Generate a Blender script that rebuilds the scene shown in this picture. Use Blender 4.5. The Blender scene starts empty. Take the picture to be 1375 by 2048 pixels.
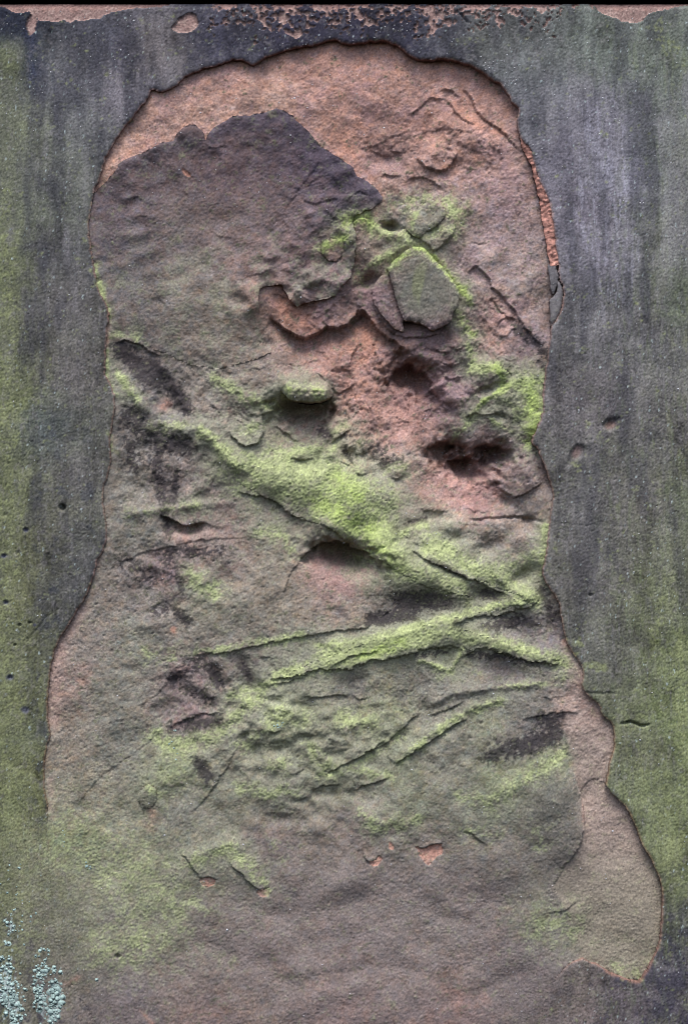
import bpy, math, random
import numpy as np

# ------------------------------------------------------------------ camera, sky, sun, exposure
S = 0.0008            # metres per unit of the slab drawing (a unit is 0.8 mm)
ZB = 0.45             # height of the bottom of the framed area above the ground
def wx(x): return (x - 687.5) * S
def wz(y): return (2048.0 - y) * S + ZB

scene = bpy.context.scene
cam_d = bpy.data.cameras.new('camera')
cam = bpy.data.objects.new('camera', cam_d)
scene.collection.objects.link(cam)
DIST = 2.9
cam.location = (wx(687.5), -DIST, wz(1024))
cam.rotation_euler = (math.radians(90), 0, 0)
cam_d.sensor_fit = 'VERTICAL'
cam_d.angle_y = 2 * math.atan(0.5 * 2048 * S / DIST)
cam_d.clip_start = 0.05
cam_d.clip_end = 200
scene.camera = cam

SUN_EL, SUN_AZ = 66.0, 6.0      # overcast: soft light from high above, slightly left of the camera
world = bpy.data.worlds.new('World'); scene.world = world; world.use_nodes = True
nt = world.node_tree; nt.nodes.clear()
sky = nt.nodes.new('ShaderNodeTexSky'); sky.sky_type = 'NISHITA'; sky.sun_disc = False
sky.sun_elevation = math.radians(SUN_EL); sky.sun_rotation = math.radians(180 + SUN_AZ)
sky.dust_density = 4.0; sky.air_density = 1.0; sky.ozone_density = 1.0
bg = nt.nodes.new('ShaderNodeBackground'); bg.inputs['Strength'].default_value = 0.10
wo = nt.nodes.new('ShaderNodeOutputWorld')
nt.links.new(sky.outputs[0], bg.inputs[0]); nt.links.new(bg.outputs[0], wo.inputs[0])

sd = bpy.data.lights.new('sun', 'SUN'); sd.energy = 1.35; sd.angle = math.radians(32); sd.color = (1.0, 0.985, 0.965)
sun = bpy.data.objects.new('sun', sd); scene.collection.objects.link(sun)
el, az = math.radians(SUN_EL), math.radians(SUN_AZ)
from mathutils import Vector
to_sun = Vector((-math.sin(az) * math.cos(el), -math.cos(az) * math.cos(el), math.sin(el)))
sun.rotation_euler = to_sun.to_track_quat('Z', 'Y').to_euler()
sun.location = (0, -2, 4)
vs = scene.view_settings
vs.view_transform = 'Standard'; vs.look = 'None'; vs.gamma = 1.0; vs.use_curve_mapping = False
vs.exposure = 1.28
scene.cycles.filter_width = 1.05

# ------------------------------------------------------------------ grid and tools (drawing units, y down)
ST = 2.0
X0, X1, Y0, Y1 = -170.0, 1546.0, 6.0, 2200.0
NX = int((X1 - X0) / ST) + 1
NY = int((Y1 - Y0) / ST) + 1
gx = X0 + ST * np.arange(NX); gy = Y0 + ST * np.arange(NY)
GX, GY = np.meshgrid(gx, gy)
GX = GX.astype(np.float32); GY = GY.astype(np.float32)
SH = GX.shape
rng = np.random.RandomState(7)

_fy = np.fft.fftfreq(NY)[:, None]; _fx = np.fft.rfftfreq(NX)[None, :]
def _fft_noise(seed, filt):
    r = np.random.RandomState(seed).randn(NY, NX)
    n = np.fft.irfft2(np.fft.rfft2(r) * filt, s=(NY, NX))
    return (n / n.std()).astype(np.float32)
def band(seed, wl, ax=1.0, ay=1.0, p=2.0):
    """noise with features near the wavelength wl (units); ax, ay stretch it"""
    f = np.sqrt((_fx * ax) ** 2 + (_fy * ay) ** 2) * wl / ST
    return _fft_noise(seed, f ** p * np.exp(-(p / 2) * f * f) if p > 0 else np.exp(-f * f))
def fbm(seed, lo, hi, slope=1.0, ax=1.0, ay=1.0):
    """power-law noise between the wavelengths hi (long) and lo (short)"""
    f = np.sqrt((_fx * ax) ** 2 + (_fy * ay) ** 2) / ST
    f1 = np.maximum(f, 1e-6)
    flt = f1 ** (-slope) * np.exp(-(f * lo) ** 2 * 0.5) * (1 - np.exp(-(f * hi) ** 2))
    return _fft_noise(seed, flt)
def blur(a, sig):
    s = sig / ST
    p = int(3 * s) + 2
    b = np.pad(a, p, mode='edge')
    fy = np.fft.fftfreq(b.shape[0])[:, None]; fx = np.fft.rfftfreq(b.shape[1])[None, :]
    g = np.exp(-2 * (math.pi * s) ** 2 * (fx * fx + fy * fy))
    return np.fft.irfft2(np.fft.rfft2(b) * g, s=b.shape)[p:-p, p:-p].astype(np.float32)
def sstep(a, b, x):
    t = np.clip((x - a) / (b - a), 0, 1); return t * t * (3 - 2 * t)

def spline(pts, step=5.0, closed=False, jit=0.0, seed=0):
    P = np.array(pts, float)
    n = len(P)
    out = []
    rngl = range(n if closed else n - 1)
    for i in rngl:
        if closed: p0, p1, p2, p3 = P[(i - 1) % n], P[i], P[(i + 1) % n], P[(i + 2) % n]
        else: p0, p1, p2, p3 = P[max(i - 1, 0)], P[i], P[i + 1], P[min(i + 2, n - 1)]
        k = max(1, int(np.hypot(*(p2 - p1)) / step))
        for t in np.arange(k) / k:
            # catmull-rom with reduced tension keeps the traced corners
            m1, m2 = (p2 - p0) * 0.35, (p3 - p1) * 0.35
            out.append((2*t**3-3*t**2+1)*p1 + (t**3-2*t**2+t)*m1 + (-2*t**3+3*t**2)*p2 + (t**3-t**2)*m2)
    if not closed: out.append(P[-1])
    out = np.array(out)
    if jit > 0 and len(out) > 2:
        r = np.random.RandomState(seed + len(pts) * 13 + int(abs(P[0][0])))
        j = r.randn(len(out), 2) * jit
        j2 = (j + np.roll(j, 1, 0)) * 0.7
        if not closed: j2[0] = 0; j2[-1] = 0
        out = out + j2
    return out

def dist(poly, R, closed=False):
    """distance, side, position along, nearest point: in a window round the line. returns slices + arrays"""
    P = np.vstack([poly, poly[:1]]) if closed else poly
    lo = P.min(0) - R; hi = P.max(0) + R
    i0 = max(0, int((lo[0] - X0) / ST)); i1 = min(NX, int((hi[0] - X0) / ST) + 2)
    j0 = max(0, int((lo[1] - Y0) / ST)); j1 = min(NY, int((hi[1] - Y0) / ST) + 2)
    if i1 <= i0 or j1 <= j0: return None
    sh = (j1 - j0, i1 - i0)
    D = np.full(sh, R, np.float32); SD = np.zeros(sh, np.float32); T = np.zeros(sh, np.float32)
    QX = np.zeros(sh, np.float32); QY = np.zeros(sh, np.float32); PP = np.zeros(sh, np.float32)
    seg = P[1:] - P[:-1]; ln = np.hypot(seg[:, 0], seg[:, 1]) + 1e-9
    cum = np.concatenate([[0], np.cumsum(ln)]); tot = cum[-1]
    for k in range(len(seg)):
        a, b = P[k], P[k + 1]
        a0 = max(i0, int((min(a[0], b[0]) - R - X0) / ST)); a1 = min(i1, int((max(a[0], b[0]) + R - X0) / ST) + 2)
        b0 = max(j0, int((min(a[1], b[1]) - R - Y0) / ST)); b1 = min(j1, int((max(a[1], b[1]) + R - Y0) / ST) + 2)
        if a1 <= a0 or b1 <= b0: continue
        x = gx[None, a0:a1] - a[0]; y = gy[b0:b1, None] - a[1]
        ux, uy = seg[k] / ln[k]
        t = np.clip(x * ux + y * uy, 0, ln[k])
        ex = x - t * ux; ey = y - t * uy
        d = np.sqrt(ex * ex + ey * ey)
        sl = (slice(b0 - j0, b1 - j0), slice(a0 - i0, a1 - i0))
        cr = ux * y - uy * x + 0 * d
        m = (d < D[sl] - 1e-3) | ((d < D[sl] + 1e-3) & (np.abs(cr) > PP[sl]))
        PP[sl][m] = np.abs(cr)[m]
        D[sl][m] = d[m]
        SD[sl][m] = np.sign(cr)[m]
        T[sl][m] = ((cum[k] + t) / tot + 0 * d)[m]
        QX[sl][m] = (a[0] + t * ux + 0 * d)[m]; QY[sl][m] = (a[1] + t * uy + 0 * d)[m]
    return (slice(j0, j1), slice(i0, i1)), D, SD, T, QX, QY, tot

def inside(poly):
    """even-odd fill sampled at cell centres -> (NY-1, NX-1) bool"""
    M = np.zeros((NY - 1, NX - 1), bool)
    P = poly; Q = np.roll(P, -1, 0)
    cx = gx[:-1] + ST / 2
    for j in range(NY - 1):
        y = gy[j] + ST / 2 + 1e-4
        m = (P[:, 1] <= y) != (Q[:, 1] <= y)
        if not m.any(): continue
        p, q = P[m], Q[m]
        xs = np.sort(p[:, 0] + (y - p[:, 1]) * (q[:, 0] - p[:, 0]) / (q[:, 1] - p[:, 1]))
        for a, b in zip(xs[0::2], xs[1::2]):
            M[j, np.searchsorted(cx, a):np.searchsorted(cx, b)] = True
    return M
def to_vert(M):
    """cell mask -> vertex mask (any touching cell)"""
    V = np.zeros((NY, NX), bool)
    V[:-1, :-1] |= M; V[1:, :-1] |= M; V[:-1, 1:] |= M; V[1:, 1:] |= M
    return V

DIRS = {'up': (0, -1), 'down': (0, 1), 'left': (-1, 0), 'right': (1, 0),
        'ul': (-.7, -.7), 'ur': (.7, -.7), 'dl': (-.7, .7), 'dr': (.7, .7)}
def flip_for(poly, hi):
    c = poly[-1] - poly[0]
    n = np.array([-c[1], c[0]])         # side +1 normal (ux*y-uy*x > 0)
    return 1.0 if np.dot(n, DIRS[hi]) > 0 else -1.0
def taper(T, tot, tp):
    e = np.minimum(T, 1 - T) * tot
    return np.clip(e / max(tp, 1e-3), 0, 1) ** 0.7

def step_edge(H, pts, amp, L, hi='up', tp=18, jit=1.2, low=0.35, Ll=None, pl=1.3):
    """a broken edge: the hi side is lifted next to the line, the low side sinks a little"""
    P = spline(pts, 5, jit=jit)
    w = dist(P, max(L, Ll or 0) * 2.6 + 4)
    if w is None: return
    sl, D, SD, T, QX, QY, tot = w
    k = taper(T, tot, tp) * amp
    s = SD * flip_for(P, hi)
    Ll = Ll or L * 0.7
    up = np.where(s > 0, np.exp(-(D / L) ** 1.3), 0)
    dn = np.where(s <= 0, -low * np.exp(-(D / Ll) ** pl), 0)
    end = np.where((T <= 0.001) | (T >= 0.999), 0, 1)
    H[sl] += 0.8 * k * (up * (1 - low) + dn) * end
def ridge(H, pts, amp, La, Lb=None, hi='up', tp=30, jit=1.0):
    """crest along the line; La: width on the hi-named side, Lb: on the other"""
    P = spline(pts, 6, jit=jit)
    Lb = Lb or La
    w = dist(P, max(La, Lb) * 2.4 + 3)
    if w is None: return
    sl, D, SD, T, QX, QY, tot = w
    k = taper(T, tot, tp) * amp
    s = SD * flip_for(P, hi)
    LL = np.where(s > 0, La, Lb)
    H[sl] += k * np.exp(-(D / LL) ** 1.7)
def crack(H, pts, depth, wd=2.0, jit=1.2, tp=14):
    P = spline(pts, 4, jit=jit)
    w = dist(P, wd * 3 + 4)
    if w is None: return
    sl, D, SD, T, QX, QY, tot = w
    H[sl] -= taper(T, tot, tp) * depth * np.exp(-(D / wd) ** 2)
def _ell(cx, cy, rx, ry, ang):
    c, s = math.cos(math.radians(ang)), math.sin(math.radians(ang))
    dx, dy = GX - cx, GY - cy
    return np.sqrt(((dx * c + dy * s) / rx) ** 2 + ((-dx * s + dy * c) / ry) ** 2)
def bump(H, cx, cy, rx, ry, amp, ang=0, p=2.0, wob=None):
    R = max(rx, ry) * 2.6
    i0 = max(0, int((cx - R - X0) / ST)); i1 = min(NX, int((cx + R - X0) / ST) + 2)
    j0 = max(0, int((cy - R - Y0) / ST)); j1 = min(NY, int((cy + R - Y0) / ST) + 2)
    if i1 <= i0 or j1 <= j0: return
    c, s = math.cos(math.radians(ang)), math.sin(math.radians(ang))
    dx, dy = GX[j0:j1, i0:i1] - cx, GY[j0:j1, i0:i1] - cy
    q = np.sqrt(((dx * c + dy * s) / rx) ** 2 + ((-dx * s + dy * c) / ry) ** 2)
    if wob is not None: q = q * (1 + wob[j0:j1, i0:i1])
    H[j0:j1, i0:i1] += amp * np.exp(-q ** p)
def stroke(M, pts, wd, s):
    P = spline(pts, 8) if len(pts) > 1 else np.array([pts[0], (pts[0][0] + 1, pts[0][1])], float)
    w = dist(P, wd * 2.2 + 3)
    if w is None: return
    sl, D = w[0], w[1]
    v = s * np.exp(-(D / wd) ** 2)
    M[sl] = 1 - (1 - M[sl]) * (1 - np.clip(v, 0, 1))
def shepard(ctrl, p=3.0, eps=14.0, step=12):
    C = np.array(ctrl, float)
    cx = np.arange(X0, X1 + step, step); cy = np.arange(Y0, Y1 + step, step)
    A, B = np.meshgrid(cx, cy)
    num = np.zeros(A.shape + (C.shape[1] - 2,)); den = np.zeros(A.shape)
    for c in C:
        w = ((A - c[0]) ** 2 + (B - c[1]) ** 2 + eps * eps) ** (-p / 2)
        den += w; num += w[..., None] * c[2:]
    num /= den[..., None]
    fi = np.clip((gx - X0) / step, 0, len(cx) - 1.001); fj = np.clip((gy - Y0) / step, 0, len(cy) - 1.001)
    i, j = fi.astype(int), fj.astype(int)
    u, v = (fi - i)[None, :, None], (fj - j)[:, None, None]
    a, b = num[j][:, i], num[j][:, i + 1]; c, d = num[j + 1][:, i], num[j + 1][:, i + 1]
    return ((a * (1 - u) + b * u) * (1 - v) + (c * (1 - u) + d * u) * v).astype(np.float32)
def lin(rgb):
    c = np.asarray(rgb, np.float32) / 255.0
    return np.where(c <= 0.04045, c / 12.92, ((c + 0.055) / 1.055) ** 2.4)

def tone(rgb, kind='in'):
    """bring eye-picked colours to the measured lightness and greyness of the stone"""
    c = np.asarray(rgb, np.float32)
    L = (c * np.array([.3, .59, .11], np.float32)).sum(-1, keepdims=True)
    if kind == 'in': L2 = np.interp(L, [0, 60, 88, 103, 119, 133, 150, 255], [0, 68, 96, 112, 128, 141, 157, 255]); k = .72
    else: L2 = np.interp(L, [0, 38, 62, 80, 100, 130, 255], [0, 43, 72, 90, 106, 138, 255]); k = .74
    return (L2 + (c - L) * k * L2 / np.maximum(L, 1) ** 1.0 + (np.array([.6, -.6, 3.2]) if kind == 'in' else np.array([1.0, -.4, 1.2]))).astype(np.float32)

# shared noises
N6 = band(1, 7); N12 = band(2, 13); N30 = fbm(3, 16, 60); N80 = fbm(4, 30, 160); N200 = fbm(5, 80, 420)
F1 = fbm(11, 4, 60, 1.2); F2 = fbm(12, 5, 90, 1.4); F3 = fbm(13, 4, 40, 1.0); F4 = fbm(14, 8, 140, 1.5)
GR = _fft_noise(21, np.exp(-(np.sqrt(_fx**2 + _fy**2) * 1.6) ** 2))    # grain, one or two units
STREAK = fbm(22, 70, 500, 1.3, ax=0.2, ay=1.0)                          # vertical run-off streaks

# ------------------------------------------------------------------ outlines traced on the slab
RECESS_HARD_R = [(490,122),(507,129),(535,112),(580,98),(630,88),(665,80),(700,88),(735,82),(765,80),(795,92),(820,110),(845,118),
 (880,116),(910,120),(945,133),(975,152),(1000,168),(1015,185),(1025,205),(1036,218),(1033,240),(1036,262),(1045,282),(1060,298),(1068,325),
 (1078,358),(1095,395),(1103,425),(1108,465),(1112,500),(1116,528),(1120,558),(1127,580),(1125,610),(1115,635),(1102,652),(1100,680),(1094,720),
 (1090,742),(1086,780),(1084,830),(1064,880),(1075,898),(1088,930),(1098,960),(1104,990),(1100,1030),(1096,1070),(1090,1110),(1084,1145),
 (1092,1165),(1105,1185),(1115,1200),(1122,1235),(1128,1270),(1140,1300),(1155,1320),(1166,1345),(1162,1370),(1175,1392),(1195,1408),(1205,1432),
 (1222,1445),(1228,1470),(1226,1500),(1218,1530),(1212,1572),(1225,1590),(1250,1612),(1270,1650),(1285,1690),(1305,1725),(1320,1760),(1325,1800),
 (1322,1850),(1318,1890),(1302,1925),(1288,1952),(1275,1966),(1255,1962),(1220,1947),(1195,1932),(1165,1918)]
RECESS_SOFT = [(1130,1935),(1100,1975),(1070,2060),(1060,2199),(240,2199),(200,2060),(140,1960),(112,1860),(100,1750)]
RECESS_HARD_L = [(94,1662),(95,1640),(96,1610),(90,1580),(88,1540),(92,1500),(100,1470),(97,1445),(95,1410),(97,1370),(102,1335),(108,1305),(122,1272),
 (140,1245),(155,1220),(170,1198),(180,1170),(190,1145),(192,1125),(205,1105),(212,1085),(214,1060),(210,1030),(206,1000),(208,970),(216,950),(222,920),
 (220,880),(224,850),(230,820),(228,790),(218,760),(210,740),(212,700),(213,670),(218,640),(215,615),(205,595),(195,570),(188,530),(182,500),(178,465),
 (178,435),(185,400),(188,380),(195,365),(203,345),(210,318),(225,290),(240,265),(260,240),(280,215),(296,195),(302,180),(325,182),(350,172),(370,152),
 (400,140),(440,128),(465,118)]
CRUST_HARD = [(188,382),(225,348),(240,325),(260,312),(290,302),(320,285),(345,278),(362,255),(385,248),(402,258),(410,280),(418,262),(440,245),(465,232),
 (500,228),(530,222),(552,214),(575,225),(605,248),(625,270),(640,288),(660,300),(685,318),(705,330),(710,345),(735,358),(758,378),(764,396),(742,414),
 (716,424),(704,440),(712,470),(709,504),(706,527),(700,550),(683,570),(670,588),(644,594),(611,601),(592,608),(578,596),(562,568),(536,569),(520,576)]
CRUST_SOFT = [(517,600),(522,640),(534,680),(540,702),(500,720),(440,735),(380,728),(330,705),(290,690),(250,676),(224,664),(214,660)]
CRUST_LEFT = [(218,640),(215,615),(205,595),(195,570),(188,530),(182,500),(178,465),(178,435),(185,400)]

def cat(*ls): return [p for l in ls for p in l]
recess_poly = spline(cat(RECESS_HARD_R, RECESS_SOFT, RECESS_HARD_L), 4, closed=True, jit=0.9)
crust_poly = spline(cat(CRUST_HARD, CRUST_SOFT, CRUST_LEFT), 4, closed=True, jit=0.9, seed=3)
HEX = [(773,534),(794,514),(824,493),(847,496),(866,514),(893,544),(915,576),(916,606),(904,629),(901,642),(873,658),(860,657),(840,645),(811,640),(804,629),(794,606),(785,570),(778,544)]
HEXSIDE = [(745,570),(748,606),(771,635),(792,657),(808,659),(806,636),(795,609),(785,572),(776,548),(760,550)]
KNOB = [(556,770),(558,742),(580,726),(612,722),(645,732),(664,756),(668,782),(658,794),(645,800),(620,804),(592,802),(571,792)]
UPPLATE = [(812,456),(820,430),(840,411),(862,397),(884,411),(889,430),(866,455),(850,463),(836,474),(824,466)]
LOBE = [(642,490),(648,478),(668,473),(684,474),(688,490),(684,506),(672,518),(655,516),(644,505)]
FLK_A = [(1096,529),(1108,530),(1117,546),(1112,574),(1106,588),(1101,570)]
FLK_B = [(1118,560),(1126,580),(1124,611),(1113,637),(1101,652),(1100,602),(1107,591),(1114,575)]
SMALLB = [(275,1597),(279,1583),(298,1568),(314,1580),(313,1600),(300,1616),(285,1614)]
FRACT = [(1038,272),(1046,282),(1060,298),(1068,325),(1078,358),(1095,395),(1103,425),(1108,465),(1112,500),(1116,528),(1101,530),(1094,500),(1088,460),(1080,410),(1070,360),(1060,326),(1048,304)]
SCARS = [[(832,1693),(845,1698),(862,1690),(882,1690),(880,1706),(868,1718),(855,1730),(842,1714)],
         [(399,1760),(414,1755),(430,1759),(428,1768),(418,1773),(406,1771)], [(514,1783),(524,1779),(537,1776),(538,1788),(528,1794),(518,1790)],
         [(738,1722),(752,1720),(758,1710),(764,1718),(752,1732),(741,1730)], [(779,1684),(786,1688),(786,1698),(779,1697)],
         [(363,335),(374,342),(380,350),(370,348)]]

recess = inside(recess_poly)
crust = inside(crust_poly) & recess
rw = dist(recess_poly, 70, closed=True)
DREC = np.full(SH, 70, np.float32); DREC[rw[0]] = rw[1]                  # distance to the recess outline
sw = dist(np.array(cat(RECESS_SOFT[1:], RECESS_HARD_L[:1]), float), 130)
DSOFT = np.full(SH, 130, np.float32); DSOFT[sw[0]] = sw[1]               # distance to the part of it that has no edge

# ------------------------------------------------------------------ heights: dressed face
HS = (1.0 * N200 + 0.10 * N80 + 0.04 * N30 + 0.05 * N12 + 0.15 * N6 + 0.19 * GR + 0.12 * fbm(23, 18, 120, 1.0, 0.25, 1)).astype(np.float32)
PIT = sstep(1.15, 1.9, band(24, 9)); HS -= PIT * (0.5 + 0.5 * sstep(500, 900, GY))
wob = 0.10 * N30 + 0.06 * N80
bump(HS, 1220, 848, 15, 11, -9, -20, 4, wob); bump(HS, 1153, 905, 11, 17, -8, 30, 4, wob); bump(HS, 1140, 918, 6, 10, -5, 10, 3, wob)
bump(HS, 125, 1015, 6, 6, -14, 0, 3); bump(HS, 50, 1420, 9, 8, -3, 0, 3, wob); bump(HS, 36, 1105, 4, 4, -4); bump(HS, 10, 1030, 5, 5, -3)
for (x, y, r) in [(52,1060,5),(8,1112,4),(12,1205,5),(20,1355,5),(235,1915,6),(60,1245,3),(40,1250,3),(30,1290,3),(1180,1190,4)]:
    bump(HS, x, y, r, r * .8, -6, 0, 3)
crack(HS, [(1238,1448),(1250,1446),(1262,1444),(1276,1448),(1298,1452)], 11, 2.4)
crack(HS, [(1100,1043),(1140,1050),(1200,1050),(1260,1053)], .8, 2)
crack(HS, [(1165,1385),(1200,1388),(1235,1385)], 2.5, 2)
crack(HS, [(95,60),(108,68)], 4, 2.5); crack(HS, [(915,18),(925,35),(940,46)], 7, 2.5)
crack(HS, [(50,1290),(90,1240),(110,1220)], 2, 2)
step_edge(HS, [(1100,1250),(1160,1190),(1260,1160)], .6, 14)
# the skin has flaked off in places along the top
TOPF = np.zeros(SH, np.float32)
def fill_soft(M, pts, s=1.0, soft=3.0, jit=1.5):
    P = spline(pts, 5, closed=True, jit=jit)
    V = to_vert(inside(P)); w = dist(P, soft * 2.5, closed=True)
    sd = np.full(SH, soft * 2.5, np.float32); sd[w[0]] = w[1]
    sd = np.where(V, -sd, sd)
    M[:] = np.maximum(M, s * sstep(soft, -soft, sd))
fill_soft(TOPF, [(-180,-20),(-180,12),(0,12),(20,19),(58,23),(76,38),(130,40),(190,37),(215,26),(250,18),(300,12),(335,8),(350,-20)], soft=2)
fill_soft(TOPF, [(1180,-20),(1190,12),(1202,22),(1230,37),(1270,43),(1290,31),(1320,19),(1375,9),(1560,8),(1560,-20)], soft=2)
fill_soft(TOPF, [(346,55),(360,36),(384,27),(397,44),(386,60),(366,66),(352,62)], soft=2)
fill_soft(TOPF, [(64,30),(76,36),(68,62),(60,72),(52,50)], .8, 4)
fill_soft(TOPF, [(564,58),(575,66),(592,74),(603,68),(596,56),(588,66),(573,60)], soft=1.5)
patch = (F1 * 0.75 + N12 * 0.4 + 0.3 * F4)
zone = sstep(395, 470, GX) * sstep(1160, 1080, GX) * sstep(82, 30, GY + 6 * N30)
TOPF = np.maximum(TOPF, sstep(0.12, 0.34, patch * 0.55 - 0.92 + zone * 1.0) * (zone > 0.02))
rim = sstep(395, 470, GX) * sstep(1220, 1190, GX) * sstep(20 , 8, GY + 5 * N12 - 3)
TOPF = np.maximum(TOPF, rim * 0.9 * sstep(-.6, .3, F4 + .4 * F1))
HS -= 4.5 * sstep(0.25, 0.6, TOPF)
HS -= 7 * np.exp(-((GY - Y0) / 7.0) ** 2)
HS += (1 - np.exp(-(DSOFT / 40) ** 2)) * (0.8 * np.exp(-((DREC - 9) / 7.0) ** 2) - 2.2 * np.exp(-(DREC / 2.6) ** 2))   # worn lip

# ------------------------------------------------------------------ heights: eroded bed inside the outline
CTRL = [(340,200,-14),(450,165,-20),(600,130,-24),(700,110,-25),(780,115,-28),(880,150,-32),(960,175,-32),(1010,230,-28),(700,200,-24),(600,190,-22),
(800,200,-27),(250,280,-13),(210,345,-8),(450,210,-19),(300,350,-12),(450,300,-14),(560,260,-16),(650,330,-18),(250,450,-8),(350,450,-6),(500,420,-8),
(600,450,-14),(350,600,-6),(480,600,-7),(250,600,-8),(440,680,-8),(760,260,-26),(900,260,-20),(870,315,-16),(760,310,-28),(830,380,-26),(960,350,-19),
(1030,350,-17),(1060,450,-16),(980,480,-18),(1060,560,-14),(960,560,-20),(1000,640,-19),(1060,680,-15),(720,420,-20),(780,440,-24),(840,430,-14),
(880,440,-14),(740,480,-22),(720,530,-30),(740,600,-32),(840,690,-28),(940,660,-22),(600,620,-24),(560,640,-20),(650,700,-34),(720,700,-44),(700,760,-42),
(800,680,-36),(820,745,-40),(800,800,-44),(860,810,-44),(760,850,-37),(840,870,-40),(900,760,-30),(920,820,-28),(600,720,-32),(540,720,-14),(480,760,-8),
(540,790,-10),(510,870,-8),(430,780,-10),(360,760,-19),(300,720,-17),(250,760,-10),(260,850,-9),(330,880,-14),(400,870,-5),(460,920,0),(600,840,-40),
(660,820,-38),(560,850,-26),(620,900,-19),(700,880,-28),(760,900,-30),(540,960,3),(620,970,4),(700,1000,5),(760,990,-5),(800,940,-24),(660,1040,5),
(950,780,-18),(1000,740,-8),(1020,780,-8),(1060,800,-11),(1000,830,-10),(900,890,-34),(940,940,-34),(1000,905,-26),(1040,930,-12),(1070,970,-15),
(900,980,-34),(860,960,-36),(980,1000,-32),(1060,1040,-20),(840,1010,-24),(820,1050,-9),(900,1060,-10),(1000,1060,-12),(1060,1100,-8),(900,1110,-6),
(300,960,-10),(380,940,-12),(480,990,-13),(540,1020,-19),(360,1040,-14),(460,1050,-16),(580,1050,-14),(280,1040,-5),(240,1100,-5),(340,1130,-11),
(450,1130,-10),(560,1110,-8),(300,1200,-8),(400,1220,-6),(520,1220,-4),(620,1230,-6),(180,1250,-7),(200,1400,-5),(130,1400,-6),(690,1110,-18),
(650,1130,-15),(700,1170,-12),(740,1140,-14),(770,1110,5),(840,1150,5),(920,1180,2),(870,1215,-16),(960,1200,-15),(1040,1200,-2),(1070,1160,-13),
(780,1225,-16),(700,1260,-8),(1040,1260,-15),(1090,1240,-12),(800,1290,5),(900,1260,4),(700,1320,2),(600,1360,0),(1000,1290,0),(1100,1320,-5),
(1000,1350,-13),(900,1320,-12),(820,1340,-8),(700,1380,-8),(400,1400,-10),(360,1420,-14),(300,1400,-4),(500,1360,-8),(560,1440,1),(480,1440,-2),
(640,1480,-2),(760,1450,-2),(850,1400,-6),(950,1380,-2),(1050,1400,-4),(900,1480,0),(1000,1500,2),(1100,1450,-6),(1180,1420,-9),(1190,1500,-10),
(460,1560,-7),(420,1600,-4),(560,1560,-2),(640,1600,-5),(300,1560,-2),(200,1500,-5),(200,1700,-1),(150,1900,0),(110,1750,-1),(350,1650,0),(400,1720,4),
(480,1740,4),(440,1800,-2),(520,1800,-2),(600,1700,0),(700,1720,0),(800,1650,4),(900,1600,6),(1000,1600,8),(1100,1600,7),(1120,1680,5),(1000,1720,5),
(860,1740,0),(1050,1800,0),(1190,1600,-12),(1230,1700,-14),(1250,1800,-15),(1200,1850,-17),(1240,1900,-19),(1270,1935,-18),(1215,1925,-17),(1180,1890,-16),(1140,1800,-8),(1280,1760,-15),(1290,1850,-13),
(300,1900,0),(500,1900,0),(700,1850,-3),(900,1850,-2),(1000,1900,0),(1100,1950,0),(700,2000,2),(500,2050,0),(900,2050,0),(1200,2020,0),(300,2100,0),
(1100,2150,0),(700,2150,0),(130,1500,-8),(120,1620,-5)]
CTRL = [(x, y, h * (1.0 + (0.45 if h < 0 else 0.5) * min(1, max(0, (y - 380) / 120)) * min(1, max(0, (1850 - y) / 200)))) for x, y, h in [(a, b, c * (.7 if b < 240 else 1)) for a, b, c in CTRL]]
HC = shepard(CTRL, 3.4, 16)[..., 0]
HC = blur(HC, 7)
rough = (1 - 0.45 * sstep(1550, 1750, GY)) * (1 - .6 * blur(to_vert(crust).astype(np.float32), 12))
HC += rough * (0.65 * N80 + 0.28 * N30) + 0.18 * N12 + 0.21 * N6 + 0.16 * GR + 1.4 * N200
def terrace(N, n, sh=.13):
    v = N * n; f = np.floor(v); return (f + sstep(.5 - sh, .5 + sh, v - f)) / n
FM = np.full(SH, .18, np.float32)
for (x, y, rx, ry, a) in [(640,650,120,80,1),(760,750,130,120,.7),(900,740,90,100,1),(890,300,150,80,1),(1000,630,90,90,.7),(980,940,120,70,.9),(660,490,90,100,.6),(400,830,120,120,.5),(560,1490,170,120,.35),(420,1380,120,80,.6),(700,880,90,60,.9),(840,440,90,60,.8),(1000,800,80,60,.8),(330,1140,90,70,.5),(900,1080,140,60,.4),(520,830,80,70,.6),(1060,1250,60,60,.5),(860,1400,120,60,.5)]:
    bump(FM, x, y, rx, ry, a, 0, 3)
FM = np.clip(FM, 0, 1)
NT1 = fbm(51, 8, 220, 2.1, .7, 1.1); NT2 = fbm(52, 6, 100, 1.9, .75, 1.1)
HC += FM * (3.6 * (terrace(NT1, 1.6, .09) + 0.2 * NT1) + 1.5 * terrace(NT2, 1.2, .1))
LUMP = np.zeros(SH, np.float32)
for (x, y, rx, ry, a) in [(600,1490,200,110,.65),(420,1390,130,100,.7),(400,1150,180,90,.55),(330,880,120,150,.5),(480,780,110,90,.5),(800,1480,200,90,.4),(700,1230,150,40,.4),(700,890,110,60,1),(330,900,110,110,.6),(900,760,90,90,.8),(700,1650,220,60,.5),(1000,1090,100,60,.5),(960,960,110,60,.5)]: bump(LUMP, x, y, rx, ry, a, 0, 3)
HC += np.clip(LUMP, 0, 1) * (1.7 * N80 + 1.0 * np.maximum(fbm(53, 26, 70, .8), -0.6))
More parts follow.
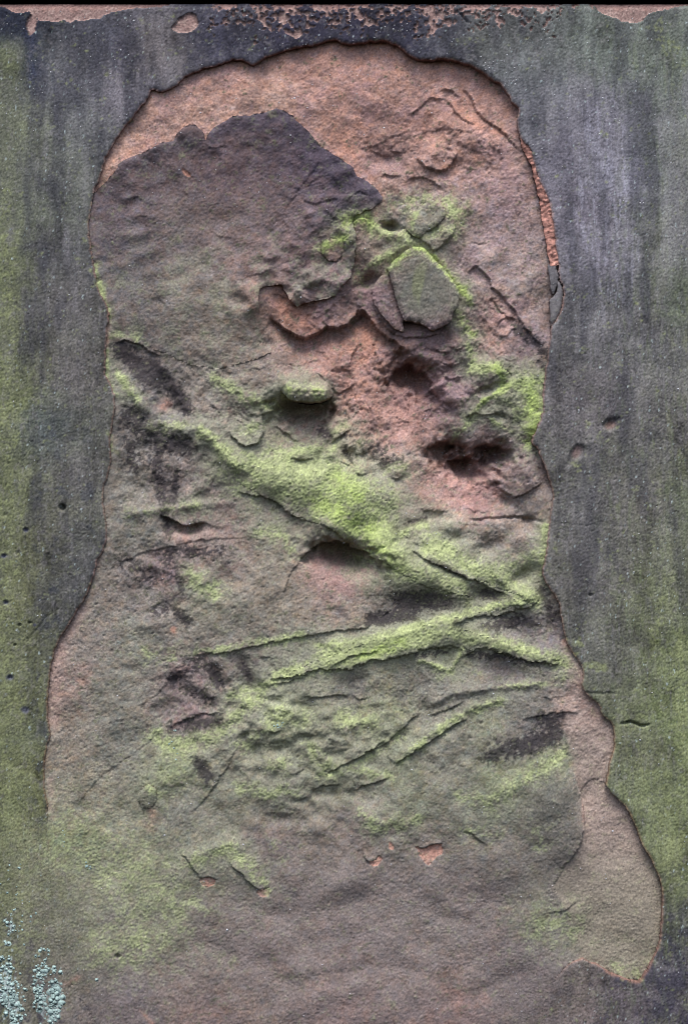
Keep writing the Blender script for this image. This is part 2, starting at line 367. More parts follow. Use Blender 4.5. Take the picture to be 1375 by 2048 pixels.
# big soft folds low on the slab
for pts, a, La, Lb in [([(440,1790),(540,1830),(640,1825),(740,1800),(820,1792),(890,1835),(960,1850)], -4, 22, 30),
                       ([(380,1860),(440,1900),(520,1920),(600,1900)], -3, 20, 26), ([(480,1880),(560,1950),(640,1985)], -3, 24, 24),
                       ([(600,1960),(720,1940),(860,1940)], -3, 16, 22), ([(930,1790),(1000,1810),(1080,1800)], -3, 20, 20),
                       ([(500,1622),(560,1638),(620,1645)], -7, 12, 26), ([(620,1690),(700,1705),(740,1700)], -3, 14, 14),
                       ([(1050,1705),(1085,1690),(1120,1695)], -4, 10, 14), ([(640,1770),(700,1760),(760,1775)], 2.5, 20, 20),
                       ([(860,2010),(940,1990),(1020,1960),(1080,1930)], -3, 14, 18)]:
    ridge(HC, pts, a, La, Lb, 'up', 60)

SE = lambda *a, **k: step_edge(HC, *a, **k)
# upper right: cracked and layered stone
SE([(820,228),(832,218),(847,202),(867,191),(889,189)], 6, 16); SE([(879,177),(896,174),(909,180),(911,187),(923,190)], 7, 12)
SE([(889,189),(900,203),(912,220),(925,234),(950,247)], 7, 18, hi='ur'); SE([(922,175),(935,180),(947,205),(957,222),(975,240),(1000,255),(1012,268),(1030,290),(1046,304)], 7, 22, hi='ur')
SE([(770,300),(800,278),(840,262),(880,255),(930,258),(975,280),(1010,318)], 2.2, 26); SE([(720,292),(752,284),(790,266),(820,255)], 3, 12)
bump(HC, 800, 310, 70, 30, -7, -10); bump(HC, 930, 270, 90, 22, 4, 25)
SE([(834,310),(844,327),(857,336),(876,339),(896,335),(906,320),(914,300)], 17, 34, low=.45, tp=26); bump(HC, 872, 300, 36, 26, 7, -8)
bump(HC, 762, 312, 26, 18, -8, 10, 2, wob); SE([(738,292),(755,300),(770,305),(782,302)], 6, 12); SE([(760,350),(772,343),(785,348),(802,347)], 7, 14)
SE([(812,357),(830,350),(850,353),(868,362),(888,377)], 6, 14, hi='up'); SE([(775,290),(800,300),(815,293)], 5, 10)
for c in [[(1036,372),(1042,400),(1038,440)],[(1052,380),(1060,430),(1062,480)],[(1030,410),(1034,460)],[(1062,500),(1068,560),(1062,600)],[(1052,510),(1050,560)],[(940,485),(975,486)],[(925,470),(930,500),(915,530)],[(1090,600),(1088,640)]]:
    crack(HC, c, 3, 1.8)
SE([(1075,400),(1082,450),(1086,500),(1088,530)], 2.5, 10, hi='left')
SE([(934,543),(944,534),(955,531),(973,544),(987,572),(1011,597),(1034,628),(1048,649),(1067,672),(1086,694)], 10, 30, hi='ur')
SE([(975,606),(983,592),(997,614),(1015,632),(1039,636)], 6, 14, hi='ur'); SE([(990,665),(1001,640),(1020,634),(1044,643)], 5, 12); SE([(990,667),(1013,672),(1025,658),(1041,649)], 5, 12)
SE([(985,686),(992,692),(997,706)], 5, 10, hi='ur'); SE([(935,600),(950,640),(985,712)], 3, 20, hi='left')
# crust surface: flakes and ripples
for q, a in [([(470,565),(512,548),(560,528),(600,510)],2.2),([(640,300),(632,330),(605,365),(580,400),(562,440)],3),([(660,345),(630,355),(612,372)],3),
          ([(600,395),(630,405),(655,400),(680,388)],4),([(560,420),(572,455),(590,480)],2.5),([(645,420),(660,425),(672,440)],4),([(655,440),(668,432),(680,440)],4),
          ([(415,455),(440,470),(470,480)],2.5),([(405,285),(425,295),(450,290),(460,300)],3.5),([(415,320),(425,300),(440,308)],2),([(560,380),(575,372),(600,380)],2),
          ([(690,400),(720,380),(740,390)],5),([(620,270),(632,284),(645,290)],5),([(540,470),(570,480),(620,470)],2),([(600,560),(618,575),(640,565),(668,560)],3),
          ([(265,440),(285,430),(305,440)],3),([(250,400),(275,395),(300,410)],3),([(310,590),(325,600),(335,620)],3),([(630,640),(650,620),(690,625)],3)]:
    SE(q, a * .7, 26)
for (x, y, r, a) in [(262,470,20,4),(275,510,22,4),(240,530,16,3),(295,545,20,3),(270,430,18,4),(300,435,14,3),(285,465,16,3),(255,395,14,3),(620,425,10,4),(300,500,20,3),(320,600,16,-3),(340,560,18,-2),(610,545,14,3)]:
    bump(HC, x, y, r * 1.3, r * .7, a, -15)
# middle: bosses and hollows
bump(HC, 782, 449, 18, 9, -28, 12, 3, wob); bump(HC, 756, 494, 12, 9, -6, 0, 3, wob); bump(HC, 735, 556, 20, 11, -24, -25, 2.5, wob); bump(HC, 716, 568, 8, 8, -6)
SE([(836,474),(850,485),(872,497),(892,480),(905,468),(912,452)], 9, 26); SE([(786,430),(795,415),(815,402)], 5, 14, hi='dr'); SE([(700,450),(712,436),(732,432),(746,446)], 8, 18, hi='down')
ridge(HC, [(722,542),(752,518),(795,497),(828,478)], 8, 12, 14); ridge(HC, [(745,452),(790,472),(836,478)], 5, 12, 10)
ridge(HC, [(862,503),(895,538),(922,575),(936,610)], 5, 20, 10, 'ur', 10); bump(HC, 905, 432, 30, 34, 6)
SE([(540,587),(556,585),(570,592),(588,611)], 5, 14); SE([(539,632),(556,642),(575,658),(601,671),(618,668),(641,658),(654,648),(677,650),(696,642),(713,624),(716,612)], 36, 44, low=.75, tp=26, Ll=26, pl=2)
SE([(580,662),(600,682),(625,682),(650,665)], 5, 14); bump(HC, 548, 640, 14, 12, -10, 30, 2.5, wob); bump(HC, 622, 612, 10, 6, -5, 0, 3)
SE([(654,648),(668,656),(684,658),(690,650)], 5, 10)
SE([(722,612),(735,622),(752,650),(780,672),(805,690),(815,708)], 34, 30, hi='ur', low=.78, Ll=26, pl=2); SE([(745,600),(758,632),(785,660),(815,672),(845,672),(880,664)], 12, 22, low=.6)
SE([(780,690),(800,705),(820,712)], 6, 14, hi='ur'); SE([(860,690),(880,700),(900,700)], 6, 14); SE([(845,680),(862,694),(890,702),(905,698)],5,16)
SE([(875,720),(900,728),(925,722)], 5, 16); SE([(880,745),(905,755),(930,750)], 5, 14); SE([(895,690),(915,696),(935,690)],5,14)
SE([(624,740),(644,751),(660,771),(678,784),(696,771),(709,758)], 6, 24); crack(HC, [(654,739),(683,740),(703,737)], 4, 2)
SE([(696,650),(705,668),(711,686),(703,706),(700,724),(706,742)], 7, 22, hi='left'); SE([(745,655),(749,692),(757,712),(758,735),(755,770)], 6, 20, hi='right')
SE([(570,720),(588,730),(601,728),(608,725),(634,715),(642,728)], 5, 16); SE([(720,640),(730,635),(742,645),(746,660)], 5, 16)
SE([(560,725),(580,735),(600,746)], 4, 12); SE([(600,700),(620,690),(640,700),(660,705)], 3, 12)
SE([(772,775),(784,748),(798,731),(814,724),(830,727),(847,738),(862,755),(876,788),(884,806)], 58, 22, hi='ur', low=.9, tp=50, Ll=42, pl=1.8, jit=2.6); bump(HC, 824, 746, 44, 30, -54, 22, 2.4, wob)
bump(HC, 868, 780, 14, 22, -8, -25, 2, wob); bump(HC, 905, 824, 20, 12, -9, 20, 2.4, wob); SE([(765,770),(775,750),(793,735)], 6, 16, hi='ul')
SE([(795,830),(810,838),(825,842)], 4, 10); ridge(HC, [(700,640),(730,690),(735,740),(710,790)], 4, 16)
bump(HC, 606, 816, 52, 24, -60, 0, 2.6, wob); bump(HC, 608, 758, 50, 28, 44); SE([(549,846),(569,863),(588,879),(602,882)], 8, 16, hi='ur'); ridge(HC, [(560,830),(590,855),(620,880)], 6, 12)
SE([(456,861),(473,883),(490,891),(512,887),(523,875),(526,855),(523,831),(539,822),(557,820)], 12, 30, low=.4, tp=20)
ridge(HC, [(430,755),(470,785),(540,808)], 6, 14, 10); SE([(656,887),(683,868),(704,852)], 10, 18); bump(HC, 600, 908, 28, 11, 9, -5); SE([(578,912),(600,920),(625,915)], 7, 14)
for (x, y, r, a) in [(690,885,14,9),(668,908,16,9),(722,892,20,9),(720,935,22,8),(770,915,18,7),(792,942,20,9),(745,920,10,-6),(700,905,9,-7),(735,870,12,-4),(760,945,12,-5),(660,940,20,5),(830,940,16,-4)]:
    bump(HC, x, y, r * 1.2, r * .75, a, -20, 2.4, wob)
for q in [[(672,918),(690,928),(706,920)],[(705,942),(722,950),(742,942)],[(778,952),(795,956),(812,948)],[(705,905),(722,908),(738,900)]]: SE(q, 6, 12)
bump(HC, 540, 685, 12, 10, -8, 0, 2, wob); SE([(500,735),(516,738),(530,730)], 5, 12); SE([(415,810),(428,812),(436,828)], 4, 10); SE([(395,842),(410,846),(420,842)], 3, 8)
# right: mossy ledges and the three holes
ridge(HC, [(945,735),(962,738),(985,734),(1002,746),(1008,765)], 10, 12, 24); bump(HC, 968, 780, 18, 8, -13, -15, 2.5, wob); bump(HC, 975, 755, 24, 14, 7)
ridge(HC, [(940,833),(960,806),(987,790),(1014,775),(1034,763)], 9, 7, 22); SE([(930,838),(950,826),(975,832),(990,826),(1005,830)], 7, 16); bump(HC, 1003, 832, 12, 7, -9, 15, 2.5, wob)
SE([(848,906),(868,888),(893,880),(912,887),(922,902)], 48, 18, low=.9, tp=26, Ll=22, pl=2, jit=2.4); bump(HC, 888, 900, 32, 19, -44, -8, 2.6, wob)
SE([(893,926),(915,914),(938,911),(962,920)], 62, 14, low=.9, tp=26, Ll=30, pl=2, jit=2.4); bump(HC, 930, 930, 40, 24, -58, 12, 2.6, wob); bump(HC, 986, 904, 36, 18, -50, 4, 2.6, wob); bump(HC, 974, 928, 16, 14, -30, 40, 2.4, wob)
SE([(948,892),(970,888),(1000,890),(1026,897)], 55, 18, low=.9, tp=24, Ll=22, pl=2, jit=2.4); bump(HC, 942, 903, 16, 8, 8); bump(HC, 935, 915, 75, 34, -16)
SE([(978,957),(1005,980),(1030,994),(1057,984),(1085,964)], 11, 34, low=.45); bump(HC, 1012, 1002, 26, 8, -10, 32, 2.2, wob); SE([(930,1018),(960,1022),(985,1026)], 5, 12)
crack(HC, [(940,1041),(975,1038),(1030,1035),(1062,1040),(1096,1047)], 8, 3); bump(HC, 1060, 1041, 18, 8, -10, 0, 2.2, wob)
ridge(HC, [(792,1054),(830,1043),(865,1037),(915,1034)], -12, 14, 9, 'up'); SE([(840,1018),(870,1022),(900,1020)], 5, 14)
bump(HC, 915, 1078, 26, 16, -11); bump(HC, 985, 1092, 34, 14, -14, -30); bump(HC, 1045, 1153, 36, 13, -17, -35); bump(HC, 1040, 1075, 30, 14, 7, -20); bump(HC, 850, 1080, 24, 12, 5)
# crossing mossy bands
SE([(818,1098),(858,1122),(900,1143),(945,1160),(979,1176),(1018,1191)], 10, 30, hi='ur', low=.4, tp=26, Ll=12)
ridge(HC, [(740,1075),(790,1120),(850,1155),(930,1185)], 4, 26, 34); ridge(HC, [(985,1150),(1030,1180),(1076,1206)], 8, 18, 8, 'ur')
bump(HC, 968, 1188, 40, 10, -8, 15); bump(HC, 790, 1085, 26, 10, -8, -20)
ridge(HC, [(640,1292),(746,1282),(829,1257),(892,1241),(954,1224),(1016,1207),(1076,1203)], 5, 22, 11); SE([(905,1250),(945,1236),(983,1230),(1028,1221),(1076,1208)], 8, 22, jit=2)
SE([(763,1236),(772,1226),(785,1217)], 7, 12, hi='ul'); SE([(389,1312),(459,1303),(529,1289),(616,1271),(680,1262),(746,1252)], 7, 36)
SE([(225,1140),(250,1121),(285,1107),(334,1094),(396,1081),(494,1074)], 3.5, 30, tp=60); ridge(HC, [(240,1030),(285,1022),(327,1018),(375,1011),(470,1005)], 4, 8)
SE([(320,1030),(340,1038),(354,1048),(375,1051),(410,1045)], 30, 22, low=.85, tp=22, Ll=18, pl=2.2); bump(HC, 375, 1062, 42, 10, -6)
SE([(473,982),(515,992),(550,1003),(578,1027),(614,1045)], 9, 34, hi='ur', low=.45); SE([(640,1048),(664,1060),(697,1085),(726,1104),(748,1109)], 10, 30, hi='ur', low=.3, Ll=14)
SE([(598,1124),(608,1109),(630,1094),(668,1082),(700,1088),(726,1104),(748,1112),(758,1140)], 70, 26, low=.88, tp=64, Ll=42, pl=1.7, jit=2.6); SE([(564,1192),(581,1146),(600,1120)], 5, 16, hi='left'); bump(HC, 690, 1108, 58, 24, -44, 12, 2.4, wob)
SE([(668,1144),(685,1142),(705,1147)], 5, 10); ridge(HC, [(610,1020),(640,1050)], 3, 10)
SE([(540,1366),(560,1357),(643,1341),(697,1339),(738,1321),(775,1318),(817,1307),(858,1298),(915,1295)], 9, 36, low=.4, tp=30, jit=2); SE([(660,1336),(690,1318),(717,1309),(757,1300)], 8, 12, low=.6)
SE([(925,1314),(954,1300),(995,1303),(1037,1317),(1100,1328),(1122,1330)], 8, 22, jit=2); ridge(HC, [(920,1270),(1000,1288),(1060,1308),(1120,1324)], 3.5, 18, 12)
ridge(HC, [(925,1298),(907,1330),(900,1346)], 5, 6, 6, 'left', 12); ridge(HC, [(830,1320),(860,1328),(900,1346)], 5, 6, 6, 'up', 16); bump(HC, 985, 1340, 60, 22, -6)
ridge(HC, [(1085,1368),(1014,1374),(962,1379),(916,1385),(874,1402),(850,1416)], 7, 12, 7); SE([(925,1403),(895,1420),(855,1434)], 8, 18); SE([(842,1425),(808,1454),(777,1482),(735,1503),(708,1522)], 7, 22, hi='ul')
ridge(HC, [(1010,1400),(950,1415),(900,1440),(840,1485),(790,1518)], 6, 16, 8, 'ul'); SE([(935,1436),(902,1454),(867,1477),(832,1500),(788,1531)], 10, 24, hi='ul'); SE([(780,1555),(742,1568),(708,1581)], 7, 22, hi='ul')
SE([(1162,1427),(1119,1425),(1084,1430),(1042,1442)], 5, 16); SE([(1130,1393),(1105,1398),(1080,1394)], 3, 10); SE([(923,1662),(941,1667),(958,1681),(974,1691)], 6, 18, hi='ur')
SE([(265,1420),(315,1388),(340,1365)], 2.2, 16, hi='ul'); SE([(130,1640),(198,1556),(240,1525),(290,1490),(330,1455)], 1.8, 18, hi='ul', tp=60); SE([(478,1490),(454,1531),(433,1566),(413,1594),(378,1634)], 5, 30, hi='ul', tp=50)
SE([(336,1458),(367,1441),(395,1432),(440,1428)], 8, 22); SE([(515,1317),(530,1315),(548,1319)], 6, 14); bump(HC, 548, 1403, 18, 8, -9, 10, 2.2, wob); bump(HC, 590, 1412, 14, 9, -7, 0, 2.2, wob)
SE([(540,1372),(580,1362),(625,1345)], 7, 10); SE([(608,1398),(646,1393),(702,1391)], 7, 20); SE([(699,1384),(713,1400),(744,1393)], 5, 12); SE([(536,1462),(545,1468),(556,1466),(565,1457)], 7, 14)
SE([(770,1480),(716,1517),(681,1531),(648,1550)], 8, 22, hi='ul'); SE([(626,1582),(650,1574),(682,1569)], 8, 20); SE([(580,1548),(610,1540)], 6, 18)
for (x, y, rx, ry, a, g) in [(495,1470,18,10,-6,-40),(555,1502,16,8,-7,0),(515,1545,12,10,-8,20),(610,1475,18,8,-6,-10),(665,1508,24,10,-6,0),(560,1540,30,12,5,0),(505,1505,20,14,-6,0),
        (640,1590,16,8,-7,0),(600,1605,22,8,-6,0),(695,1590,26,10,-5,10),(555,1525,16,12,6,0),(580,1425,26,16,6,0),(500,1400,26,16,6,-10),(430,1350,12,20,-7,-20),(485,1330,10,18,-6,-20),(460,1345,20,22,5,0),
        (400,1540,18,22,-5,-30),(340,1590,40,26,-4,0),(700,1450,50,16,5,-5),(650,1430,26,12,5,0),(360,1170,12,10,-5,0),(330,1220,30,14,-4,0),(300,1250,30,12,4,0),(390,1155,40,18,5,15),(380,1240,20,18,-4,0),
        (640,1660,20,14,5,0),(770,1640,60,22,5,-10),(1000,1580,60,20,4,-20),(260,1340,26,14,-4,0),(350,1370,12,16,-4,0),(470,1200,40,26,3,0),(760,1405,26,8,3,0),(720,1360,30,10,-4,-10)]:
    bump(HC, x, y, rx, ry, a, g, 2.2, wob)
_hb = blur(HC, 7); _m = np.exp(-(_ell(680,1160,80,36,0)) ** 4) * .9; HC += (_hb + .25 * N12 + .21 * N6 + .16 * GR - HC) * _m
# left: dark hollow band and mossy ribs
SE([(228,684),(250,680),(277,687),(300,702),(322,712)], 9, 20, low=.5); ridge(HC, [(250,700),(300,770),(370,840)], -7, 26, 24, 'ur'); ridge(HC, [(234,742),(255,775),(275,802),(310,830)], 7, 10, 12, 'ur')
ridge(HC, [(330,850),(395,862),(430,885),(455,920),(500,950)], 9, 16, 14, 'ur'); ridge(HC, [(300,860),(330,930),(340,1000)], -4, 18); SE([(385,850),(400,845)], 4, 8)
for (x, y, rx, ry, a, g) in [(330,740,26,10,4,40),(350,800,16,24,-5,-30),(350,890,24,20,-5,0),(270,880,24,30,-4,0),(430,980,26,12,-4,-20),(345,930,16,12,4,0),(420,830,14,12,-4,0),(310,905,10,26,3,0)]:
    bump(HC, x, y, rx, ry, a, g, 2.2, wob)
# lower right: raised rounded panel beside the sunken tongue
SE([(1120,1500),(1148,1545),(1160,1590),(1168,1630),(1166,1668),(1155,1698),(1140,1718),(1120,1738)], 17, 60, hi='left', low=.45, tp=90, Ll=34); SE([(1120,1745),(1108,1770),(1112,1800)], 4, 12, hi='left')
SE([(1090,1830),(1130,1822),(1160,1800)], 3, 14)
SE([(361,1706),(378,1722),(387,1739),(402,1756)], 7, 18, hi='ur'); ridge(HC, [(382,1716),(422,1698),(460,1688),(490,1700)], 5, 10, 16); SE([(461,1724),(478,1742),(504,1770),(524,1786)], 9, 20, hi='ur'); SE([(402,1757),(414,1753),(428,1758)], 4, 10)
SE([(724,1698),(728,1712),(736,1722),(752,1722)], 6, 16, hi='ur'); SE([(832,1691),(846,1697),(862,1688),(884,1688)], 6, 14, jit=.6, tp=6); SE([(80,1840),(90,1850),(105,1845)], 3, 8); SE([(160,1670),(185,1660)], 4, 12)
for (x, y) in [(235,1913)]: bump(HC, x, y, 5, 4, -9, 0, 3)
ridge(HC, [(65,1995),(85,2005),(100,2022),(112,2018)], 4, 4, 4, 'up', 6); ridge(HC, [(125,1968),(145,1955),(165,1960)], 4, 4, 5, 'up', 6)
for s in SCARS:
    V = to_vert(inside(spline(s, 4, closed=True, jit=.7))); HC[V] -= 2.2
# moss cushions swell the surface a little: see MOSS below
fl = np.clip(sstep(520, 400, GX) * sstep(360, 420, GY) * sstep(1120, 1050, GY) * .8 + sstep(900, 1000, GX) * (sstep(640, 690, GY) * sstep(890, 850, GY) + sstep(960, 1000, GY) * sstep(1160, 1120, GY)) * .8 + sstep(400, 300, GX) * sstep(1420, 1480, GY) * .7, 0, .85) * np.exp(-(DREC / 26.0) ** 2)
HC = HC * (1 - fl) + (-3.0 + .8 * N30) * fl
blend = np.exp(-(DSOFT / 46.0) ** 2)
HC = HC * (1 - blend) + HS * blend

# ------------------------------------------------------------------ colour fields (albedo of stone, biofilm, soot crust, moss, plus a painted bluish sheen)
C_OUT = [(20,50,30,38,52),(25,130,88,96,62),(62,140,38,45,62),(25,250,97,106,68),(25,500,102,112,72),(25,800,96,105,62),(25,1000,96,104,66),(25,1200,96,100,60),(25,1400,92,98,56),
(25,1600,86,92,52),(30,1750,92,98,62),(30,1900,88,92,72),(110,150,76,78,80),(150,100,74,75,78),(200,80,62,64,72),(240,100,54,54,66),(300,90,92,88,88),(250,180,106,102,106),(330,130,86,82,82),
(420,80,46,47,60),(600,70,38,38,52),(700,60,38,38,52),(800,60,38,39,52),(900,90,52,54,62),(960,80,72,76,72),(1050,150,88,94,92),(1060,250,98,100,102),(1120,300,96,93,102),(1200,100,86,95,86),
(1200,250,108,107,116),(1240,350,130,130,144),(1330,150,86,96,82),(1340,300,86,96,78),(1310,450,102,106,98),(1200,500,110,108,118),(1150,420,102,97,107),(1180,650,86,86,86),(1300,650,102,102,102),  # the palest bluish point carries the sheen painted on the right face
(1350,600,82,92,72),(1180,800,86,83,83),(1330,850,90,90,86),(1150,1000,83,83,79),(1300,1000,92,90,82),(1350,1000,86,94,72),(1180,1150,80,79,75),(1320,1200,99,106,76),(1360,1300,96,109,60),
(1230,1300,82,84,74),(1360,1450,92,107,60),(1280,1500,92,97,68),(1300,1600,100,110,72),(1360,1600,100,112,66),(1360,1750,88,98,58),(1340,1850,68,73,62),(1340,1950,64,62,68),(1250,2000,80,73,76),
(1150,2000,96,84,80),(1370,2040,58,55,65),(150,250,82,86,80),(90,300,86,92,72),(80,420,77,84,67),(100,500,67,68,68),(130,600,77,76,74),(150,750,84,82,77),(80,850,64,72,70),(150,950,74,74,70),
(100,1050,77,78,67),(150,1100,66,68,65),(60,1100,88,92,62),(140,1170,62,64,62),(60,1250,86,91,60),(110,1220,60,62,58),(70,1350,76,81,56),(70,1450,72,78,54),(60,1550,81,86,52),(-60,300,98,106,66),
(-60,900,96,104,64),(-60,1500,88,94,54),(1450,300,90,98,80),(1450,900,92,96,74),(1450,1500,94,106,62),(60,1980,90,90,78),(200,2050,92,82,78),(120,1980,98,92,80),(80,1700,88,95,58)]
C_IN = [(600,150,166,121,103),(450,170,164,121,103),(700,160,166,121,102),(850,150,168,124,104),(950,200,166,122,104),(300,220,166,126,106),(550,195,174,134,112),(240,320,172,132,110),(450,222,172,132,110),
(700,290,170,121,99),(760,280,152,112,96),(850,260,152,110,93),(900,300,158,118,100),(960,300,152,114,99),(1030,330,151,119,106),(960,400,148,121,113),(1020,450,146,123,116),(1040,550,136,121,109),
(970,520,140,120,110),(1000,640,152,116,100),(1050,680,112,97,94),(970,680,146,113,98),(300,350,100,84,82),(450,330,98,80,80),(560,260,90,76,80),(620,320,88,74,82),(680,370,88,75,80),(250,450,94,82,82),
(350,450,106,93,86),(450,450,112,95,88),(560,430,108,90,86),(500,520,118,98,90),(620,520,110,88,84),(350,580,116,107,93),(450,620,121,111,93),(250,570,99,93,86),(500,650,119,107,91),(660,410,98,82,86),
(700,460,108,98,88),(730,560,116,91,83),(840,440,116,111,96),(840,580,98,98,83),(760,600,112,94,90),(660,620,116,93,86),(580,620,152,107,86),(630,690,142,104,89),(720,680,167,117,93),(680,740,152,110,93),
(720,790,166,119,98),(820,820,166,119,98),(780,860,166,123,106),(850,700,108,86,83),(900,660,112,90,86),(930,750,112,91,88),(880,800,108,88,87),(860,770,124,94,84),(820,745,135,98,82),(420,720,123,113,96),
(500,740,121,109,93),(560,740,126,101,88),(530,800,126,119,89),(480,820,119,101,89),(500,870,114,104,87),(430,780,119,109,93),(560,870,146,113,96),(640,850,142,107,93),(300,780,97,90,84),(260,850,102,97,87),
(350,870,104,99,91),(400,920,121,106,93),(330,960,112,100,90),(260,960,107,102,87),(460,980,126,106,93),(550,1020,114,96,88),(440,1040,131,109,96),(280,1060,112,110,94),(380,1060,131,109,96),(540,1060,121,113,89),
(620,930,140,143,95),(700,980,140,146,90),(560,950,132,136,90),(760,960,126,121,99),(800,930,141,123,106),(850,960,159,119,103),(900,980,156,116,101),(950,1000,146,107,97),(1050,950,116,99,91),(1060,1000,121,109,96),
(1020,880,110,93,87),(950,860,112,97,90),(1000,820,113,109,87),(1060,790,120,132,68),(930,925,130,98,86),(985,905,118,92,84),(840,1020,118,92,80),(880,1060,141,136,111),(960,1070,126,116,101),(1040,1080,126,113,99),
(1060,1130,134,138,98),(900,1110,136,136,100),(770,1100,136,142,86),(850,1150,138,142,94),(700,1120,142,107,99),(680,1180,131,106,96),(700,1220,126,113,96),(860,1200,90,80,73),(780,1230,90,83,75),(960,1200,94,89,76),
(1060,1240,99,89,86),(1080,1280,104,94,91),(330,1140,119,97,91),(450,1120,119,103,91),(540,1150,119,109,89),(400,1190,121,119,91),(300,1200,113,103,93),(450,1230,119,113,93),(560,1230,121,113,93),(260,1280,116,116,96),
(180,1280,126,113,99),(130,1350,141,116,101),(220,1380,113,111,93),(140,1480,126,113,93),(240,1480,107,107,90),(380,1360,117,97,92),(370,1430,121,99,93),(500,1330,103,93,83),(600,1310,107,100,87),(470,1390,112,107,87),
(560,1430,122,130,86),(800,1270,134,142,88),(700,1310,118,118,82),(900,1290,124,132,82),(700,1370,103,98,85),(850,1350,104,102,87),(1000,1340,107,97,90),(760,1430,118,122,82),(650,1450,112,114,82),(900,1400,103,101,85),
(1020,1400,101,101,85),(960,1440,110,114,82),(1060,1470,84,79,76),(1150,1420,136,116,103),(1180,1470,139,121,106),(1180,1550,141,129,109),(900,1500,107,107,87),(800,1540,109,112,82),(1000,1560,108,117,77),(1100,1520,112,121,80),
(1100,1600,92,95,78),(950,1620,100,102,82),(820,1620,106,110,82),(1130,1680,92,89,77),(1000,1700,104,98,84),(850,1680,109,99,86),(700,1660,113,101,89),(560,1600,104,100,82),(450,1600,107,107,84),(350,1540,110,119,77),
(650,1560,111,112,82),(540,1680,108,95,85),(450,1720,115,114,86),(350,1620,103,103,87),(250,1650,125,125,96),(180,1580,121,116,91),(150,1700,115,124,81),(250,1750,124,133,85),(330,1800,121,128,85),(200,1850,118,121,85),
(120,1800,107,113,72),(280,1880,121,119,85),(420,1850,107,94,82),(350,1950,117,100,87),(250,2000,98,88,84),(400,2030,117,95,84),(520,1900,113,96,87),(600,1800,111,97,87),(720,1780,113,99,89),(850,1780,116,103,93),
(700,1880,116,99,91),(800,1950,121,103,93),(950,1800,116,101,91),(1000,1900,113,97,89),(900,2030,131,101,89),(700,2030,126,101,91),(1080,1850,109,113,80),(1060,1950,98,85,81),(1240,1680,131,116,99),(1230,1780,117,110,88),
(1240,1850,114,107,84),(1250,1920,116,117,83),(1150,1750,116,106,91),(1140,1840,100,106,74),(1185,1620,138,122,104)]
warpx = 10 * N30; 
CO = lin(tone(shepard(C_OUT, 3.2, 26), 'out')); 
def in_crust(x, y): return crust[min(NY - 2, int((y - Y0) / ST)), min(NX - 2, int((x - X0) / ST))]
CI = lin(tone(shepard([c for c in C_IN if not in_crust(c[0], c[1])], 3.4, 18)))
CC = lin(tone(shepard([c for c in C_IN if in_crust(c[0], c[1]) or (c[0] < 560 and c[1] > 690 and c[1] < 800)], 3.4, 22)))
_w = dist(spline(CRUST_SOFT, 6), 120); _d = np.full(SH, 120, np.float32); _d[_w[0]] = _w[1]
CSOFT = np.exp(-(_d / 55.0) ** 2)[..., None]
def jitter_sample(A, amp):
    """look the soft colour field up at positions pushed about by noise, so that stains get ragged borders"""
    jx = np.clip((np.arange(NX)[None, :] + amp * (F1 * 0.7 + N30 * 0.9) / ST).astype(int), 0, NX - 1)
    jy = np.clip((np.arange(NY)[:, None] + amp * (F2 * 0.7 + N12 * 0.5) / ST).astype(int), 0, NY - 1)
    return A[jy, jx]
CO = jitter_sample(CO, 9); CI = jitter_sample(CI, 9); CC = jitter_sample(CC, 9)
CM = CI * .5 + CC * .5; CI = CI + (CM - CI) * CSOFT; CC = CC + (CM - CC) * CSOFT; del CM
def mixb(col, m): mix(CI, col, m); mix(CC, col, m)
def mix(C, col, m):
    c = lin(tone(col)) if np.ndim(col) == 1 else col
    C += (c - C) * np.clip(m, 0, 1)[..., None]

# ---- dressed face
sk = STREAK
CO *= (1 + 0.15 * sk + 0.12 * F4 + 0.10 * fbm(25, 6, 39, .8, 0.5, 1))[..., None]
mix(CO, (44,46,56), 0.22 * sstep(0.5, 1.7, fbm(26, 45, 330, 1.2, 0.1, 1)) * sstep(60, 140, GY)); mix(CO, (128,126,130), 0.18 * sstep(0.7, 1.8, fbm(27, 25, 180, 1.0, 0.12, 1)) * sstep(60, 140, GY))
mix(CO, (112,118,74), 0.3 * sstep(0.2, 1.6, fbm(31, 30, 300, 1.2, 0.2, 1)) * np.maximum(sstep(140, 20, GX), sstep(1250, 1360, GX)) * sstep(60, 160, GY))
mix(CO, (96,112,70), 0.28 * sstep(0.5, 1.8, fbm(32, 30, 180, 1.1, 0.15, 1)) * sstep(1130, 1250, GX) * sstep(20, 60, GY))
mix(CO, (156,156,170), 0.45 * sstep(0.3, 1.7, fbm(33, 31.25, 210, 1.0, 0.12, 1)) * sstep(1090, 1180, GX) * sstep(1330, 1240, GX) * sstep(120, 230, GY) * sstep(760, 480, GY))  # bluish sheen of the upper right face, painted as pale streaks
mix(CO, (140,134,136), 0.4 * sstep(0.4, 1.6, fbm(34, 7.5, 90, 1.0, 0.4, 1)) * sstep(190, 260, GX) * sstep(420, 320, GX) * sstep(90, 150, GY) * sstep(300, 200, GY))
mix(CO, (36,44,66), 0.75 * np.exp(-((GX - 62 - 3 * N30) / 13) ** 2) * sstep(40, 60, GY) * sstep(190, 165, GY + 6 * F1))
mix(CO, (92,100,62), 0.6 * np.exp(-((GX - 15) / 30) ** 2) * sstep(55, 110, GY) )
dk = fbm(35, 10, 120, 1.3)
